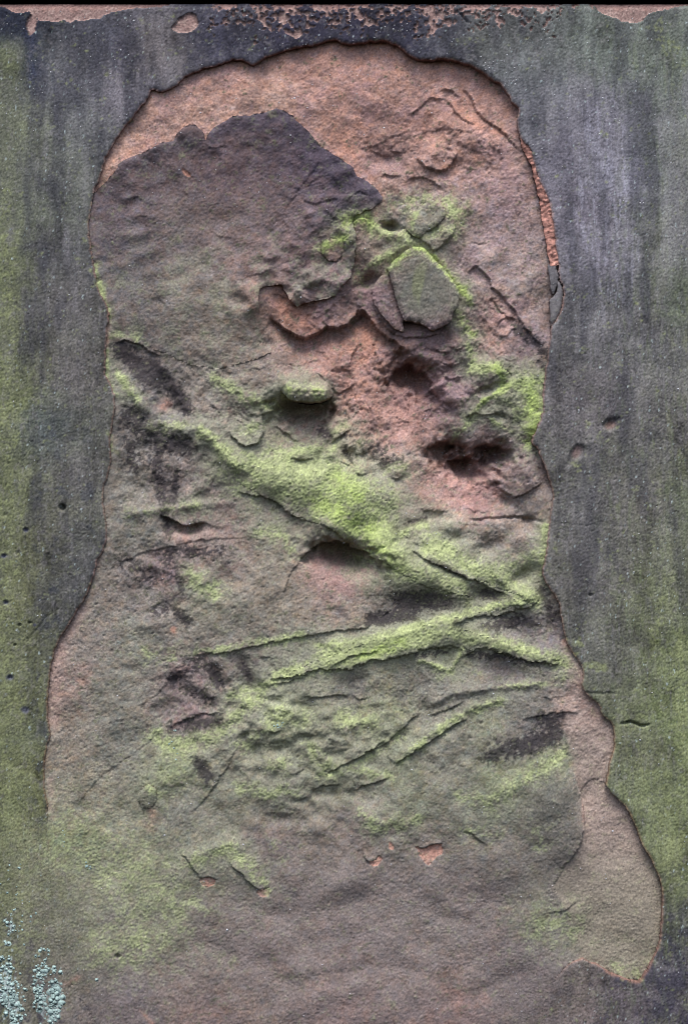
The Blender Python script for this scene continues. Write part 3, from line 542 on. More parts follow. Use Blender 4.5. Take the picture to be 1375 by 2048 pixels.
mot = fbm(36, 5, 70, 1.1); mix(CO, (58,60,58), .38 * sstep(.3, 1.5, mot + .5 * F4) * sstep(220, 420, GY)); mix(CO, (108,114,86), .2 * sstep(.5, 1.6, fbm(37, 6, 90, 1.2)) * sstep(500, 900, GY)); mix(CO, (122,118,116), .25 * sstep(.7, 1.7, fbm(38, 4, 50, 1.0)))
mix(CO, (92,92,106), .22 * sstep(620, 250, GY) * sstep(110, 200, GY)); mix(CO, (98,110,66), .32 * sstep(1050, 1500, GY) * sstep(1850, 1700, GY) * np.maximum(sstep(1200, 1330, GX), sstep(110, 20, GX)) * sstep(-.8, 1, F4)); mix(CO, (30,34,46), .6 * np.exp(-(_ell(10,30,150,55,0)) ** 2))
broad = fbm(39, 120, 900, 1.2, .22, 1); mix(CO, (52,54,60), .5 * sstep(.2, 1.5, broad) * sstep(1500, 1000, GY)); mix(CO, (124,122,124), .3 * sstep(.4, 1.6, -broad) * sstep(60, 160, GY) * sstep(900, 500, GY))
mix(CO, (48,54,62), 0.5 * sstep(0.5, 1.6, dk) * sstep(40, 90, GX) * sstep(240, 170, GX) * sstep(750, 950, GY))
mix(CO, (44,44,58), 0.6 * sstep(0.1, 1.0, dk + 1.1 * sstep(1820, 1960, GY) * sstep(1240, 1330, GX) - 0.6) * sstep(1780, 1860, GY))
LICH = np.zeros(SH, np.float32)
for (x, y, sx, sy, a) in [(14,1970,14,60,.8),(30,2015,14,34,.7),(84,1945,12,10,.7),(82,1998,10,34,.8),(112,1990,14,30,.9),(106,2030,14,16,.7),(22,1850,10,30,.5)]: bump(LICH, x, y, sx, sy, a)
mix(CO, (158,180,176), .75 * sstep(.45, .7, LICH + .22 * fbm(61, 6.25, 36, .8, 0.6, 1)))
MOSSO = np.zeros(SH, np.float32)
for pts, w, s in [([(1125,1300),(1150,1308)],8,.6),([(1170,1328),(1205,1335)],9,.7),([(1135,1280),(1160,1290)],8,.5),([(1228,1437),(1290,1432)],7,.35),([(1140,925),(1165,935)],9,.5),([(1108,1096),(1108,1098)],5,.7),
                  ([(1330,1180),(1310,1260)],16,.35),([(1360,1280),(1365,1500)],22,.55),([(1300,1560),(1340,1700)],40,.4),([(215,865),(224,900)],8,.4),([(1370,660),(1372,690)],5,.5),([(180,540),(205,590)],4,.5),
                  ([(5,400),(10,900)],26,.35),([(5,1000),(15,1650)],30,.35),([(40,1650),(60,1900)],40,.35),([(1320,60),(1340,110)],24,.3),([(1335,1640),(1360,1800)],20,.35)]:
    stroke(MOSSO, pts, w, s)
MOSSO = sstep(0.22, 0.62, MOSSO + 0.16 * F1 + 0.10 * N12 - 0.02) * 0.75
mix(CO, (120,130,76), MOSSO * (0.75 + 0.15 * F3))
mix(CO, (142,110,98), .9 * sstep(0.3, 0.75, TOPF)); mix(CO, (176,148,132), sstep(0.3,0.6,TOPF) * sstep(0.2, 1.2, F3) * 0.5)
mix(CO, (150,108,92), 0.6 * sstep(22, 10, GY + 4 * F1) * (TOPF > .3))
for (x, y, r) in [(52,1060,6),(8,1112,6),(12,1205,6),(20,1355,8),(70,1250,4),(50,1420,9)]:
    mix(CO, (58,62,84), 0.8 * np.exp(-(_ell(x, y, r, r * .8, 0)) ** 4))
mix(CO, (150,92,70), 0.8 * np.exp(-(_ell(1220,850,12,8,-20)) ** 4) * 0.35); mix(CO, (120,92,84), 0.7 * np.exp(-(_ell(1153,903,9,14,30)) ** 4))
mix(CO, (168,112,84), sstep(3.5, 1.0, DREC) * 0.35 * (1 - np.exp(-(DSOFT / 40) ** 2)))

# ---- bed
CI *= (1 + 0.10 * F2 + 0.07 * F4)[..., None]; CC *= (1 + 0.09 * F2 + 0.09 * F4)[..., None]
hue = fbm(41, 5, 50, 1.1)
pinky = sstep(0.02, 0.06, CI[..., 0] - CI[..., 1])            # where the stone itself shows
for _c in (CI, CC): _c[..., 0] *= 1 + 0.04 * hue; _c[..., 2] *= 1 - 0.04 * hue
mix(CI, (186,128,102), 0.40 * sstep(0.5, 2.0, F1) * pinky * sstep(480, 300, GY)); mix(CI, (128,100,92), 0.30 * sstep(0.5, 1.8, -F2) * sstep(420, 320, GY) * pinky)
mix(CI, (134,104,108), .42 * sstep(-.2, 1.5, F4 + .6 * F1) * pinky * sstep(1000, 700, GY)); mix(CI, (118,102,98), .4 * np.exp(-(_ell(780,310,70,34,-10)) ** 2))
FRESH = np.zeros(SH, np.float32)
for pts, w, s in [([(905,195),(920,215),(940,235),(965,250),(1000,262)],9,.6),([(560,610),(590,630),(620,650)],18,.5),([(735,640),(735,680),(725,720)],14,.4),([(690,285),(705,305)],14,.4),([(214,650),(213,690)],4,.8),
                  ([(1130,1285),(1138,1302)],5,.8),([(1165,1615),(1166,1640)],4,.7),([(345,1258),(347,1262)],5,.9),([(300,1625),(300,1650)],12,.4),([(330,805),(325,812)],12,.5),([(540,1015),(545,1018)],4,.2),([(250,310),(300,280)],8,.3),
                  ([(1105,1180),(1110,1195)],6,.5),([(1150,1335),(1165,1380),(1190,1440)],14,.3),([(66,1990),(90,2010),(110,2022)],5,.7),([(130,1968),(160,1955)],6,.6),([(30,1930),(45,2010)],7,.5),([(280,2020),(305,2048)],4,.6)]:
    stroke(FRESH, pts, w, s)
mixb((190,124,92), FRESH * (0.8 + 0.25 * F3))
PINKF = np.zeros(SH, np.float32)
for pts, w, s_ in [([(640,1120),(690,1125),(730,1130)],28,.9),([(620,1150),(700,1165)],24,.6),([(340,1070),(420,1068)],12,.5),([(800,790),(830,830)],50,.6),([(900,960),(960,970)],34,.5)]: stroke(PINKF, pts, w, s_)
mixb((158,114,102), .75 * PINKF)
for s in SCARS:
    V = to_vert(inside(spline(s, 4, closed=True, jit=.7))); mixb((200,136,108), V * (0.95 + 0.1 * F3))
# grey-green film speckle and soot patches
SOOT = np.zeros(SH, np.float32)
for pts, w, s in [([(240,695),(270,725),(300,760)],22,.85),([(305,730),(340,770),(370,815)],16,.95),([(320,880),(365,890)],28,.85),([(260,820),(290,850)],20,.5),([(310,920),(325,1000)],14,.6),([(350,950),(345,1000)],12,.6),
                  ([(325,1020),(335,1060)],12,.6),([(250,1125),(300,1160)],22,.45),([(345,1100),(400,1105),(440,1100)],14,.6),([(330,1110),(345,1150)],16,.55),([(358,1172),(362,1182)],9,.7),([(310,1225),(330,1222)],12,.6),([(355,1230),(375,1245)],14,.6),
                  ([(345,1360),(400,1320)],18,.6),([(420,1340),(440,1372)],11,.8),([(482,1330),(500,1360)],9,.8),([(340,1460),(400,1450),(440,1440)],14,.7),([(395,1525),(415,1555)],15,.75),([(380,1390),(420,1400)],14,.45),
                  ([(990,1505),(1050,1490),(1110,1470)],24,.75),([(1080,1440),(1130,1430)],14,.6),([(810,1205),(890,1200)],20,.75),([(790,1198),(860,1192),(920,1205)],26,.4),([(930,1262),(1000,1250),(1060,1235)],20,.35),([(740,1240),(820,1230)],15,.75),([(940,1190),(1000,1195)],12,.6),([(1000,1250),(1080,1240)],18,.35),([(1085,1180),(1110,1240)],13,.6),
                  ([(940,1310),(1010,1315),(1080,1330)],12,.55),([(830,1312),(890,1306)],9,.6),
                  ([(1040,660),(1080,690),(1085,725)],16,.55),([(690,865),(720,880),(770,910)],20,.45),([(640,860),(660,870)],12,.6),([(690,900),(700,920)],10,.6),([(770,930),(800,920)],12,.45),([(640,905),(620,915)],10,.4),
                  ([(780,1130),(830,1110)],9,.4),([(860,1120),(930,1155)],7,.8),([(975,1185),(1020,1195)],9,.6),([(790,1060),(850,1038)],9,.6),
                  ([(540,1000),(580,1030)],14,.35),([(250,850),(265,930)],24,.5),([(690,820),(700,835)],10,.3)]:
    stroke(SOOT, pts, w, s)
SOOTM = sstep(0.36, 0.66, SOOT * 1.45 + 0.22 * F1 + 0.12 * N12 + 0.12 * GR - 0.05)
mixb(lin((50,46,50)) + 0 * CI, SOOTM * 0.88)
SOOTC = np.zeros(SH, np.float32)
for pts, w, s in [([(440,255),(500,240),(555,228),(610,260),(660,310),(705,338),(755,380)],22,.9),([(600,270),(650,320),(700,370),(740,395)],26,.7),([(250,335),(300,312),(360,290),(420,280)],20,.55),([(620,300),(660,330)],26,.6),([(200,400),(240,380)],20,.45),([(640,430),(680,420),(720,410)],18,.6)]:
    stroke(SOOTC, pts, w, s)
mix(CC, (70,64,76), 0.6 * sstep(0.15, 0.8, SOOTC + 0.13 * F1))
for q in (CC,):
    mix(q, (108,110,88), 0.6 * sstep(-.3, 1.3, F4 + 0.6 * F1) * sstep(400, 560, GY)); q *= (1 - .24 * sstep(520, 300, GY) * (1 + .5 * F4))[..., None]; mix(q, (82,82,84), 0.35 * sstep(0.4, 1.5, fbm(46, 8, 110, 1.3)) * sstep(480, 300, GX))
mixb((114,113,98), (1 - .9 * SOOTM) * 0.38 * sstep(-.9, .9, F4 + .5 * F1) * np.clip(sstep(600, 520, GX) * sstep(690, 760, GY) * sstep(1560, 1300, GY) + sstep(1230, 1330, GY) * sstep(1720, 1560, GY) * sstep(1130, 1060, GX), 0, 1))
film = sstep(0.55, 1.5, fbm(43, 4, 46, 1.0)) * sstep(620, 700, GY) * (1 - 0.6 * pinky)
mixb((92,88,78), 0.45 * film * (1 - SOOTM)); mixb((128,116,102), (1 - SOOTM) * 0.35 * sstep(0.6, 1.6, fbm(44, 4, 40, 1.0)) * sstep(560, 700, GY) * (1 - pinky * .6))
mixb((110,103,96), .4 * sstep(1660, 1760, GY) * sstep(2060, 1900, GY - .1 * GX) * (1 + .3 * F4)); mixb((92,82,80), .45 * sstep(1930, 2040, GY) * sstep(-.3, 1, F4))
TONGUE = np.zeros(SH, np.float32)
fill_soft(TONGUE, [(1128,1285),(1150,1325),(1166,1345),(1162,1370),(1195,1408),(1228,1470),(1226,1500),(1212,1572),(1250,1612),(1285,1690),(1320,1760),(1325,1800),(1322,1850),(1288,1952),(1220,1947),(1165,1918),(1150,1860),(1118,1800),(1108,1775),(1125,1738),(1155,1700),(1167,1660),(1168,1630),(1160,1590),(1150,1550),(1138,1500),(1128,1440),(1140,1390),(1130,1340)], 1.0, 6, 2)
mixb((150,130,114), 0.75 * TONGUE * sstep(1850, 1640, GY)); mixb((130,121,98), 0.7 * TONGUE * sstep(1640, 1800, GY)); mixb((152,114,98), 0.5 * TONGUE * sstep(1500, 1400, GY) * sstep(-.5, 1, F1))
mixb((88,86,76), 0.5 * (1 - TONGUE) * np.exp(-(_ell(1110,1640,70,110,-8)) ** 4))
PALE = np.zeros(SH, np.float32)
for pts, w, s_ in [([(160,1215),(125,1280),(112,1340),(108,1400),(108,1450)],20,.8),([(100,1560),(104,1640)],10,.6),([(186,1150),(200,1110)],9,.5)]: stroke(PALE, pts, w, s_)
mixb((152,122,108), 0.6 * sstep(.15, .9, PALE + .12 * F1))
MOSS = np.zeros(SH, np.float32); HALO = np.zeros(SH, np.float32)
for pts, w, s in [([(778,533),(824,495),(850,497),(870,516),(895,545),(922,582)],8,1),([(917,628),(932,647),(946,668)],9,.75),([(928,575),(945,605)],8,.6),([(720,546),(750,521),(790,501),(828,480)],10,.85),([(690,442),(715,426),(735,438),(748,455)],15,.85),
  ([(645,492),(670,481),(686,476)],12,.95),([(745,450),(790,472),(840,476),(872,460)],11,.6),([(815,460),(832,428)],7,.65),([(905,418),(920,440),(905,462)],15,.75),([(790,408),(830,390),(880,398),(920,418)],18,.4),
  ([(580,780),(605,778),(638,785)],13,1),([(580,783),(605,782),(635,787)],8,1),([(945,735),(962,737),(990,735),(1004,750),(1011,770)],10,1),([(1032,766),(1000,785),(965,805),(944,832)],5,1),([(1058,770),(1066,800),(1068,840),(1064,876)],17,1),([(1030,766),(1060,765),(1085,760)],11,.7),([(1020,800),(1040,830)],14,.5),
  ([(945,835),(930,855),(910,865)],8,.6),([(985,840),(1020,860)],4,.7),([(940,690),(946,722)],9,.7),([(1091,1050),(1087,1110),(1083,1146)],5,1),([(190,530),(200,570),(213,612),(217,640)],4,.9),([(214,700),(215,760),(230,790)],4,.85),([(222,850),(223,900)],4,.5),
  ([(235,745),(255,775),(273,802)],8,.85),([(225,672),(250,668),(275,680)],8,.65),([(430,755),(470,785),(500,800),(552,812)],11,.7),([(495,862),(515,850)],11,.6),([(405,866),(430,884),(447,905),(467,932)],12,.9),([(300,850),(360,855)],12,.4),
  ([(480,942),(540,965),(600,985),(660,1020),(700,1050),(742,1082)],34,.95),([(560,932),(640,940),(720,990),(762,1012)],36,.8),([(760,1080),(790,1120),(850,1158),(925,1182)],25,.9),([(870,1085),(900,1110),(950,1140),(1000,1165),(1070,1204)],17,.8),
  ([(800,1066),(850,1052)],10,.65),([(855,1100),(895,1096)],11,.65),([(980,1150),(1040,1125),(1085,1105)],16,.6),([(640,1294),(750,1280),(830,1256),(892,1240),(954,1222),(1016,1206),(1070,1203)],8,.85),
  ([(560,1352),(620,1335),(680,1310),(760,1285),(840,1268),(920,1270),(1000,1290),(1060,1310),(1122,1325)],14,.95),([(650,1338),(720,1318),(790,1300),(860,1285)],10,.9),([(460,1396),(520,1372),(570,1356)],9,.7),([(390,1306),(460,1297),(530,1284),(612,1268)],8,.65),
  ([(840,1323),(870,1331),(900,1346)],3.5,.9),([(925,1298),(906,1338)],4,.8),([(310,1472),(340,1492),(400,1482),(450,1450),(480,1420),(522,1390)],15,.7),([(480,1492),(520,1470),(560,1430)],13,.65),([(560,1428),(605,1440)],18,.55),
  ([(680,1438),(745,1446)],18,.6),([(620,1500),(662,1540)],15,.6),([(545,1530),(565,1528)],14,.6),([(640,1553),(700,1533),(760,1498),(805,1465)],9,.6),([(800,1520),(860,1475),(920,1435),(1000,1405)],8,.75),([(728,1545),(785,1552)],11,.55),
  ([(980,1600),(1040,1560),(1122,1510)],16,.55),([(915,1590),(985,1610)],13,.45),([(750,1655),(835,1635)],15,.6),([(478,1575),(545,1592)],13,.6),([(560,1575),(592,1590)],9,.6),([(385,1720),(455,1694)],11,.6),([(470,1700),(532,1775)],14,.5),([(720,1625),(740,1640)],10,.5),
  ([(130,1690),(250,1740),(340,1800)],70,.42),([(190,1900),(290,1890)],44,.42),([(360,1510),(330,1580)],26,.38),([(1080,1850),(1140,1850)],34,.42),([(1298,1922),(1272,1955),(1230,1935)],9,.45),([(290,1310),(340,1315)],14,.5),([(380,1150),(430,1180)],15,.5),([(390,1170),(440,1195)],14,.4),
  ([(260,1030),(330,1018),(380,1012)],9,.45),([(380,1012),(390,1016)],8,.6),([(520,1066),(560,1075),(580,1100)],14,.5),([(300,1580),(295,1572)],8,.6),([(930,1660),(985,1662)],14,.4),([(1070,1660),(1080,1690)],14,.35),([(880,1345),(890,1350)],14,.3),([(540,1290),(600,1275)],10,.4),
  ([(560,1700),(560,1702)],20,.25),([(850,1090),(880,1105)],11,.5),([(330,860),(390,870)],12,.35),([(690,850),(670,865)],9,.6),([(585,905),(640,900),(670,885)],9,.6),([(780,935),(810,940)],12,.5),([(720,880),(722,890)],10,.4),([(1130,1360),(1080,1370),(1000,1375)],5,.5),([(950,1345),(960,1348)],8,.2)]:
    stroke(MOSS, pts, w * 1.15 + 1, s); stroke(HALO, pts, w * 2.6 + 10, s * .66)
Hs = blur(HC, 5)
up = np.gradient(Hs, axis=0) / ST          # + where the surface faces upward (height grows downwards the drawing)
MG = MOSS * (1 + np.clip(0.55 * up, -0.45, 0.5))
MOSSM = np.clip(sstep(0.10, 1.0, MG + 0.15 * F1 + 0.06 * N12 + 0.08 * GR), 0, 1) * (0.72 + 0.28 * sstep(-1.1, .7, F1 + .3 * F4))
fine = np.clip(0.55 + 0.16 * F3 + 0.08 * GR + .12 * F4, 0, 1)[..., None]
MCOL = lin((120,127,94)) * (1 - fine) + lin((164,174,124)) * fine
vivid = np.zeros(SH, np.float32)
for pts, w in [([(1062,770),(1066,840),(1064,876)],20),([(1010,770),(960,806)],9),([(990,735),(1010,765)],14),([(790,520),(850,497),(920,580)],9),([(575,782),(640,786)],9),([(650,492),(686,476)],14),([(690,440),(735,436)],15),([(640,1000),(740,1060)],26),([(680,960),(720,1000)],20),([(930,575),(946,668)],10),([(720,1310),(800,1285)],12),([(750,1100),(790,1130)],18)]:
    stroke(vivid, pts, w, .9)
MCOL = MCOL * (1 - 0.8 * vivid[..., None]) + 0.8 * vivid[..., None] * (lin((118,136,74)) * (1 - fine) + lin((168,188,102)) * fine)
HM = 1 - .92 * SOOTM; MOSSM = MOSSM * (1 - .55 * SOOTM)
mixb((120,123,103), HM * 0.62 * sstep(0.12, 0.8, HALO + 0.10 * F1 + 0.06 * F3) * sstep(640, 800, GY + 0.2 * GX)); mixb((126,132,92), HM * 0.3 * sstep(0.2, 0.8, HALO + 0.10 * F1)); mixb(MCOL, MOSSM * 0.95)
HC += MOSSM * (0.3 * N6 + 0.3 * GR) * (1 - blend)
# the crack walls and the broken lip show stone
soft_c = np.exp(-(DSOFT / 60.0) ** 2) * sstep(0.0, 1.0, 1 + 0.4 * F1)
CI += (CO - CI) * (0.5 * soft_c * sstep(1700, 1800, GY))[..., None]
wS = np.exp(-(DSOFT / 70.0) ** 2)[..., None] * sstep(1600, 1720, GY)[..., None]
CO += (CI - CO) * (wS * 0.85 * (1 - sstep(.45, .7, LICH + .1 * F1))[..., None])
SPK = sstep(1.2, 2.3, band(71, 6.5)); SPK2 = sstep(1.5, 2.5, band(72, 5))
HS -= .7 * SPK * (.4 + .6 * sstep(400, 900, GY)); HC -= .6 * SPK; HC -= 1.6 * sstep(1.3, 2.2, band(73, 16)) * sstep(640, 720, GY) * sstep(1650, 1500, GY)
for C in (CO, CI, CC):
    C *= (1 - (.34 if C is CO else .20) * SPK)[..., None]; C += (C * .35) * SPK2[..., None]
    g = 1 + (0.15 if C is CO else 0.11) * GR + 0.08 * N6
    C *= np.clip(g, 0.45, 1.8)[..., None]
    C[:] = np.clip(C, 0.006, 0.85)

# ------------------------------------------------------------------ materials
def stone_material(name, bump_d=0.0008, rough=0.92, attr='tone'):
    m = bpy.data.materials.new(name); m.use_nodes = True
    n = m.node_tree.nodes; l = m.node_tree.links
    b = n['Principled BSDF']; b.inputs['Roughness'].default_value = rough
    b.inputs['Specular IOR Level'].default_value = 0.18
    at = n.new('ShaderNodeAttribute'); at.attribute_name = attr
    tc = n.new('ShaderNodeTexCoord')
    nz = n.new('ShaderNodeTexNoise'); nz.inputs['Scale'].default_value = 520; nz.inputs['Detail'].default_value = 4; nz.inputs['Roughness'].default_value = .7
    l.new(tc.outputs['Object'], nz.inputs['Vector'])
    mr = n.new('ShaderNodeMapRange'); mr.inputs['From Min'].default_value = .3; mr.inputs['From Max'].default_value = .7
    mr.inputs['To Min'].default_value = .74; mr.inputs['To Max'].default_value = 1.26
    l.new(nz.outputs['Fac'], mr.inputs['Value'])
    mx = n.new('ShaderNodeVectorMath'); mx.operation = 'SCALE'
    l.new(at.outputs['Color'], mx.inputs[0]); l.new(mr.outputs['Result'], mx.inputs['Scale'])
    l.new(mx.outputs['Vector'], b.inputs['Base Color'])
    n2 = n.new('ShaderNodeTexNoise'); n2.inputs['Scale'].default_value = 330; n2.inputs['Detail'].default_value = 3; n2.inputs['Roughness'].default_value = .65
    l.new(tc.outputs['Object'], n2.inputs['Vector'])
    bp = n.new('ShaderNodeBump'); bp.inputs['Strength'].default_value = .6; bp.inputs['Distance'].default_value = bump_d
    l.new(n2.outputs['Fac'], bp.inputs['Height']); l.new(bp.outputs['Normal'], b.inputs['Normal'])
    return m
def plain_material(name, col, col2, scale=40, rough=.9):
    m = bpy.data.materials.new(name); m.use_nodes = True
    n = m.node_tree.nodes; l = m.node_tree.links
    b = n['Principled BSDF']; b.inputs['Roughness'].default_value = rough; b.inputs['Specular IOR Level'].default_value = .15
    tc = n.new('ShaderNodeTexCoord'); nz = n.new('ShaderNodeTexNoise'); nz.inputs['Scale'].default_value = scale; nz.inputs['Detail'].default_value = 5
    l.new(tc.outputs['Object'], nz.inputs['Vector'])
    cr = n.new('ShaderNodeValToRGB'); cr.color_ramp.elements[0].position = .35; cr.color_ramp.elements[1].position = .65
    cr.color_ramp.elements[0].color = (*lin(col), 1); cr.color_ramp.elements[1].color = (*lin(col2), 1)
    l.new(nz.outputs['Fac'], cr.inputs['Fac']); l.new(cr.outputs['Color'], b.inputs['Base Color'])
    bp = n.new('ShaderNodeBump'); bp.inputs['Strength'].default_value = .6; bp.inputs['Distance'].default_value = .002
    l.new(nz.outputs['Fac'], bp.inputs['Height']); l.new(bp.outputs['Normal'], b.inputs['Normal'])
    return m
M_STONE = stone_material('weathered_sandstone')
M_MOSS = stone_material('moss_cushions', .0008, .95)
M_LICHEN = stone_material('lichen_crust', .0005, .9)
M_CORE = plain_material('sandstone_core', (120,86,72), (86,66,60), 30)
M_LINTEL = plain_material('sooty_sandstone', (52,46,46), (30,28,30), 60)

# ------------------------------------------------------------------ the slab: parts cut out of the fields
slab = bpy.data.objects.new('sandstone_slab', None); scene.collection.objects.link(slab)
slab.location = (0, 0, wz(Y1)); slab.empty_display_size = .1
slab['label'] = 'weathered red sandstone slab with a mossy eroded relief inside a broken outline'
slab['category'] = 'stone slab'; slab['kind'] = 'thing'
LOCZ = wz(Y1)

def new_mesh(name, co, faces_q, col, parent, mat, smooth=True, label=None):
    me = bpy.data.meshes.new(name)
    me.vertices.add(len(co)); me.vertices.foreach_set('co', np.asarray(co, np.float32).ravel())
    nf = len(faces_q); k = faces_q.shape[1]
    me.loops.add(nf * k); me.loops.foreach_set('vertex_index', faces_q.astype(np.int32).ravel())
    me.polygons.add(nf); me.polygons.foreach_set('loop_start', np.arange(0, nf * k, k, dtype=np.int32))
    me.update(calc_edges=True)
    me.polygons.foreach_set('use_smooth', np.full(nf, smooth, bool))
    a = me.color_attributes.new('tone', 'FLOAT_COLOR', 'POINT')
    a.data.foreach_set('color', np.concatenate([col, np.ones((len(col), 1))], 1).astype(np.float32).ravel())
    me.materials.append(mat); me.validate()
    o = bpy.data.objects.new(name, me); scene.collection.objects.link(o)
    if parent is not None: o.parent = parent
    if label: o['label'] = label
    return o

label_map = np.where(recess, 1, 0).astype(np.int16)     # 0 dressed face, 1 bed, 2.. parts cut out of the bed
label_map[crust] = 2
SNX = GX.copy(); SNY = GY.copy()
def snap(poly):
    w = dist(poly, 4, closed=True)
    if w is None: return
    sl, D, SD, T, QX, QY, tot = w
    m = D < 2.3
    SNX[sl][m] = QX[m]; SNY[sl][m] = QY[m]
snap(recess_poly); snap(crust_poly)
def sdist(poly, R=60):
    w = dist(poly, R, closed=True); D = np.full(SH, R, np.float32); D[w[0]] = w[1]; return D

edge_noise = np.clip(1 + 0.25 * N80, 0.5, 1.5)
def lip(D, a=2.0, w=2.6): return -a * np.exp(-(D / w) ** 2)
PARTS = {}
D = sdist(np.array(CRUST_HARD, float), 260)
# the crust thins out away from its broken edge
cw = dist(spline(CRUST_HARD, 4), 240); DC = np.full(SH, 240, np.float32); DC[cw[0]] = cw[1]
TC = np.zeros(SH, np.float32); TC[cw[0]] = cw[3]
thick = (5.5 + 7.5 * sstep(0.55, 0.9, TC)) * edge_noise * sstep(0.0, 0.05, TC)
PARTS[2] = ['weathered_crust', HC + thick * np.exp(-(DC / 90) ** 2) + lip(DC, 2.2, 3), CC, True, 'dark grey weathered skin flaked along its upper edge']
def cut(idx, name, pts, H, C, label=None, skirt=True, jit=.8):
    P = spline(pts, 4, closed=True, jit=jit, seed=idx)
    M = inside(P)
    label_map[M] = idx; snap(P)
    Dp = sdist(P, 40)
    PARTS[idx] = [name, H(Dp), C, skirt, label]
det = 0.22 * N12 + 0.26 * N6 + 0.18 * GR + 0.4 * N30
base = blur(HC, 8)
CH = CI.copy(); mix(CH, (96,97,82), 0.8 * np.exp(-(_ell(845,585,62,62,0)) ** 6) * (1 - MOSSM)); mix(CH, (120,132,62), 0.3 * sstep(.6, 1.6, STREAK) * np.exp(-(_ell(845,585,60,60,0)) ** 6))
CH *= np.clip(1 + 0.12 * GR, .5, 1.6)[..., None]
hexH = -2 + 0.03 * (GX - 845) - 0.015 * (GY - 580)
cut(3, 'flat_boss_flank', HEXSIDE, lambda d: hexH - 15 + det + lip(d, 2.5, 4), CI)
cut(4, 'flat_boss', HEX, lambda d: hexH + det * .8 + lip(d, 4.5, 4.5), CH, 'flat six-sided grey boss with mossy upper rims')
_kw = np.clip(sstep(779, 750, GY - .08 * (GX - 605)) + sstep(40, 56, np.abs(GX - 612)), 0, 1)
_dome = -30 + 44 * np.sqrt(np.clip(1 - (_ell(609,778,62,34,6) * (1 + .08 * N30 + .04 * N12)) ** 2 * .93, 0, 1)) ** .7 + .8 * N12
cut(5, 'round_knob', KNOB, lambda d: (_dome + det + lip(d, 3, 4)) * (1 - _kw) + HC * _kw, CI, 'small rounded knob with moss on top')
cut(6, 'mossy_plate', UPPLATE, lambda d: base + 8 + det + lip(d, 3.5, 4), CI)
cut(7, 'mossy_lobe', LOBE, lambda d: base + 13 + det + lip(d, 3, 4), CI)
CF = CO.copy(); mix(CF, (94,92,90), np.ones(SH) * .6)
cut(8, 'loose_flake', FLK_A, lambda d: HS - 4 + lip(d, 1.5, 2.5), CF); cut(9, 'loose_flake', FLK_B, lambda d: HS - 2.5 + lip(d, 2.0, 2.5), CF)
cut(10, 'small_boss', SMALLB, lambda d: base + 7 + det + lip(d, 3, 4), CI)
CFR = CI.copy(); mix(CFR, (186,124,102), np.ones(SH) * .9); mix(CFR, (160,100,80), .5 * sstep(.3, 1.4, F3)); CFR *= np.clip(1 + .2 * GR, .5, 1.6)[..., None]
cut(11, 'fresh_fracture', FRACT, lambda d: -2.5 - np.minimum(DREC, 18) * 0.55 + .8 * N12 + .5 * N6 + .3 * GR, CFR, 'narrow strip of bright orange freshly broken stone', False)
soft = lambda d: HC
cut(12, 'carved_band', [(470,930),(520,935),(600,935),(700,960),(780,1010),(800,1060),(850,1100),(930,1150),(1010,1180),(1078,1204),(1010,1195),(940,1192),(860,1175),(790,1140),(752,1112),(700,1086),(660,1058),(600,1035),(540,1000),(480,965)], soft, CI, 'broad diagonal carved band under bright moss', False, 1.5)
cut(13, 'carved_band', [(556,1356),(640,1320),(720,1290),(830,1256),(930,1230),(1076,1204),(1010,1228),(920,1252),(1000,1282),(1060,1304),(1124,1324),(1100,1330),(1037,1318),(995,1304),(954,1301),(915,1297),(858,1299),(775,1319),(697,1340),(620,1348)], soft, CI, 'lower forked carved band with mossy top', False, 1.5)
cut(14, 'sunken_tongue', [(1168,1632),(1160,1590),(1185,1560),(1211,1570),(1224,1589),(1249,1612),(1269,1650),(1284,1690),(1304,1725),(1319,1760),(1324,1800),(1321,1850),(1317,1890),(1301,1925),(1287,1951),(1275,1964),(1255,1961),(1220,1946),(1195,1931),(1167,1918),(1150,1860),(1118,1800),(1110,1775),(1125,1738),(1155,1700),(1166,1668)], soft, CI, 'pale sunken tongue of stone with rounded lower end', False, .6)
cut(15, 'mossy_ledge', [(940,735),(960,728),(1000,730),(1030,755),(1082,762),(1080,830),(1062,872),(1030,840),(980,835),(945,838),(960,800),(945,770)], soft, CI, 'lumpy ledge under vivid green moss', False, 1.5)
for k, s in enumerate(SCARS[:4]):
    cut(20 + k, 'flake_scar', s, lambda d: HC, CI, None, False, .7)
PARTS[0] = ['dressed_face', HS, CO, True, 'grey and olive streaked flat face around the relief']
PARTS[1] = ['eroded_bed', HC, CI, False, 'pink and mossy hollowed stone with carved bands']

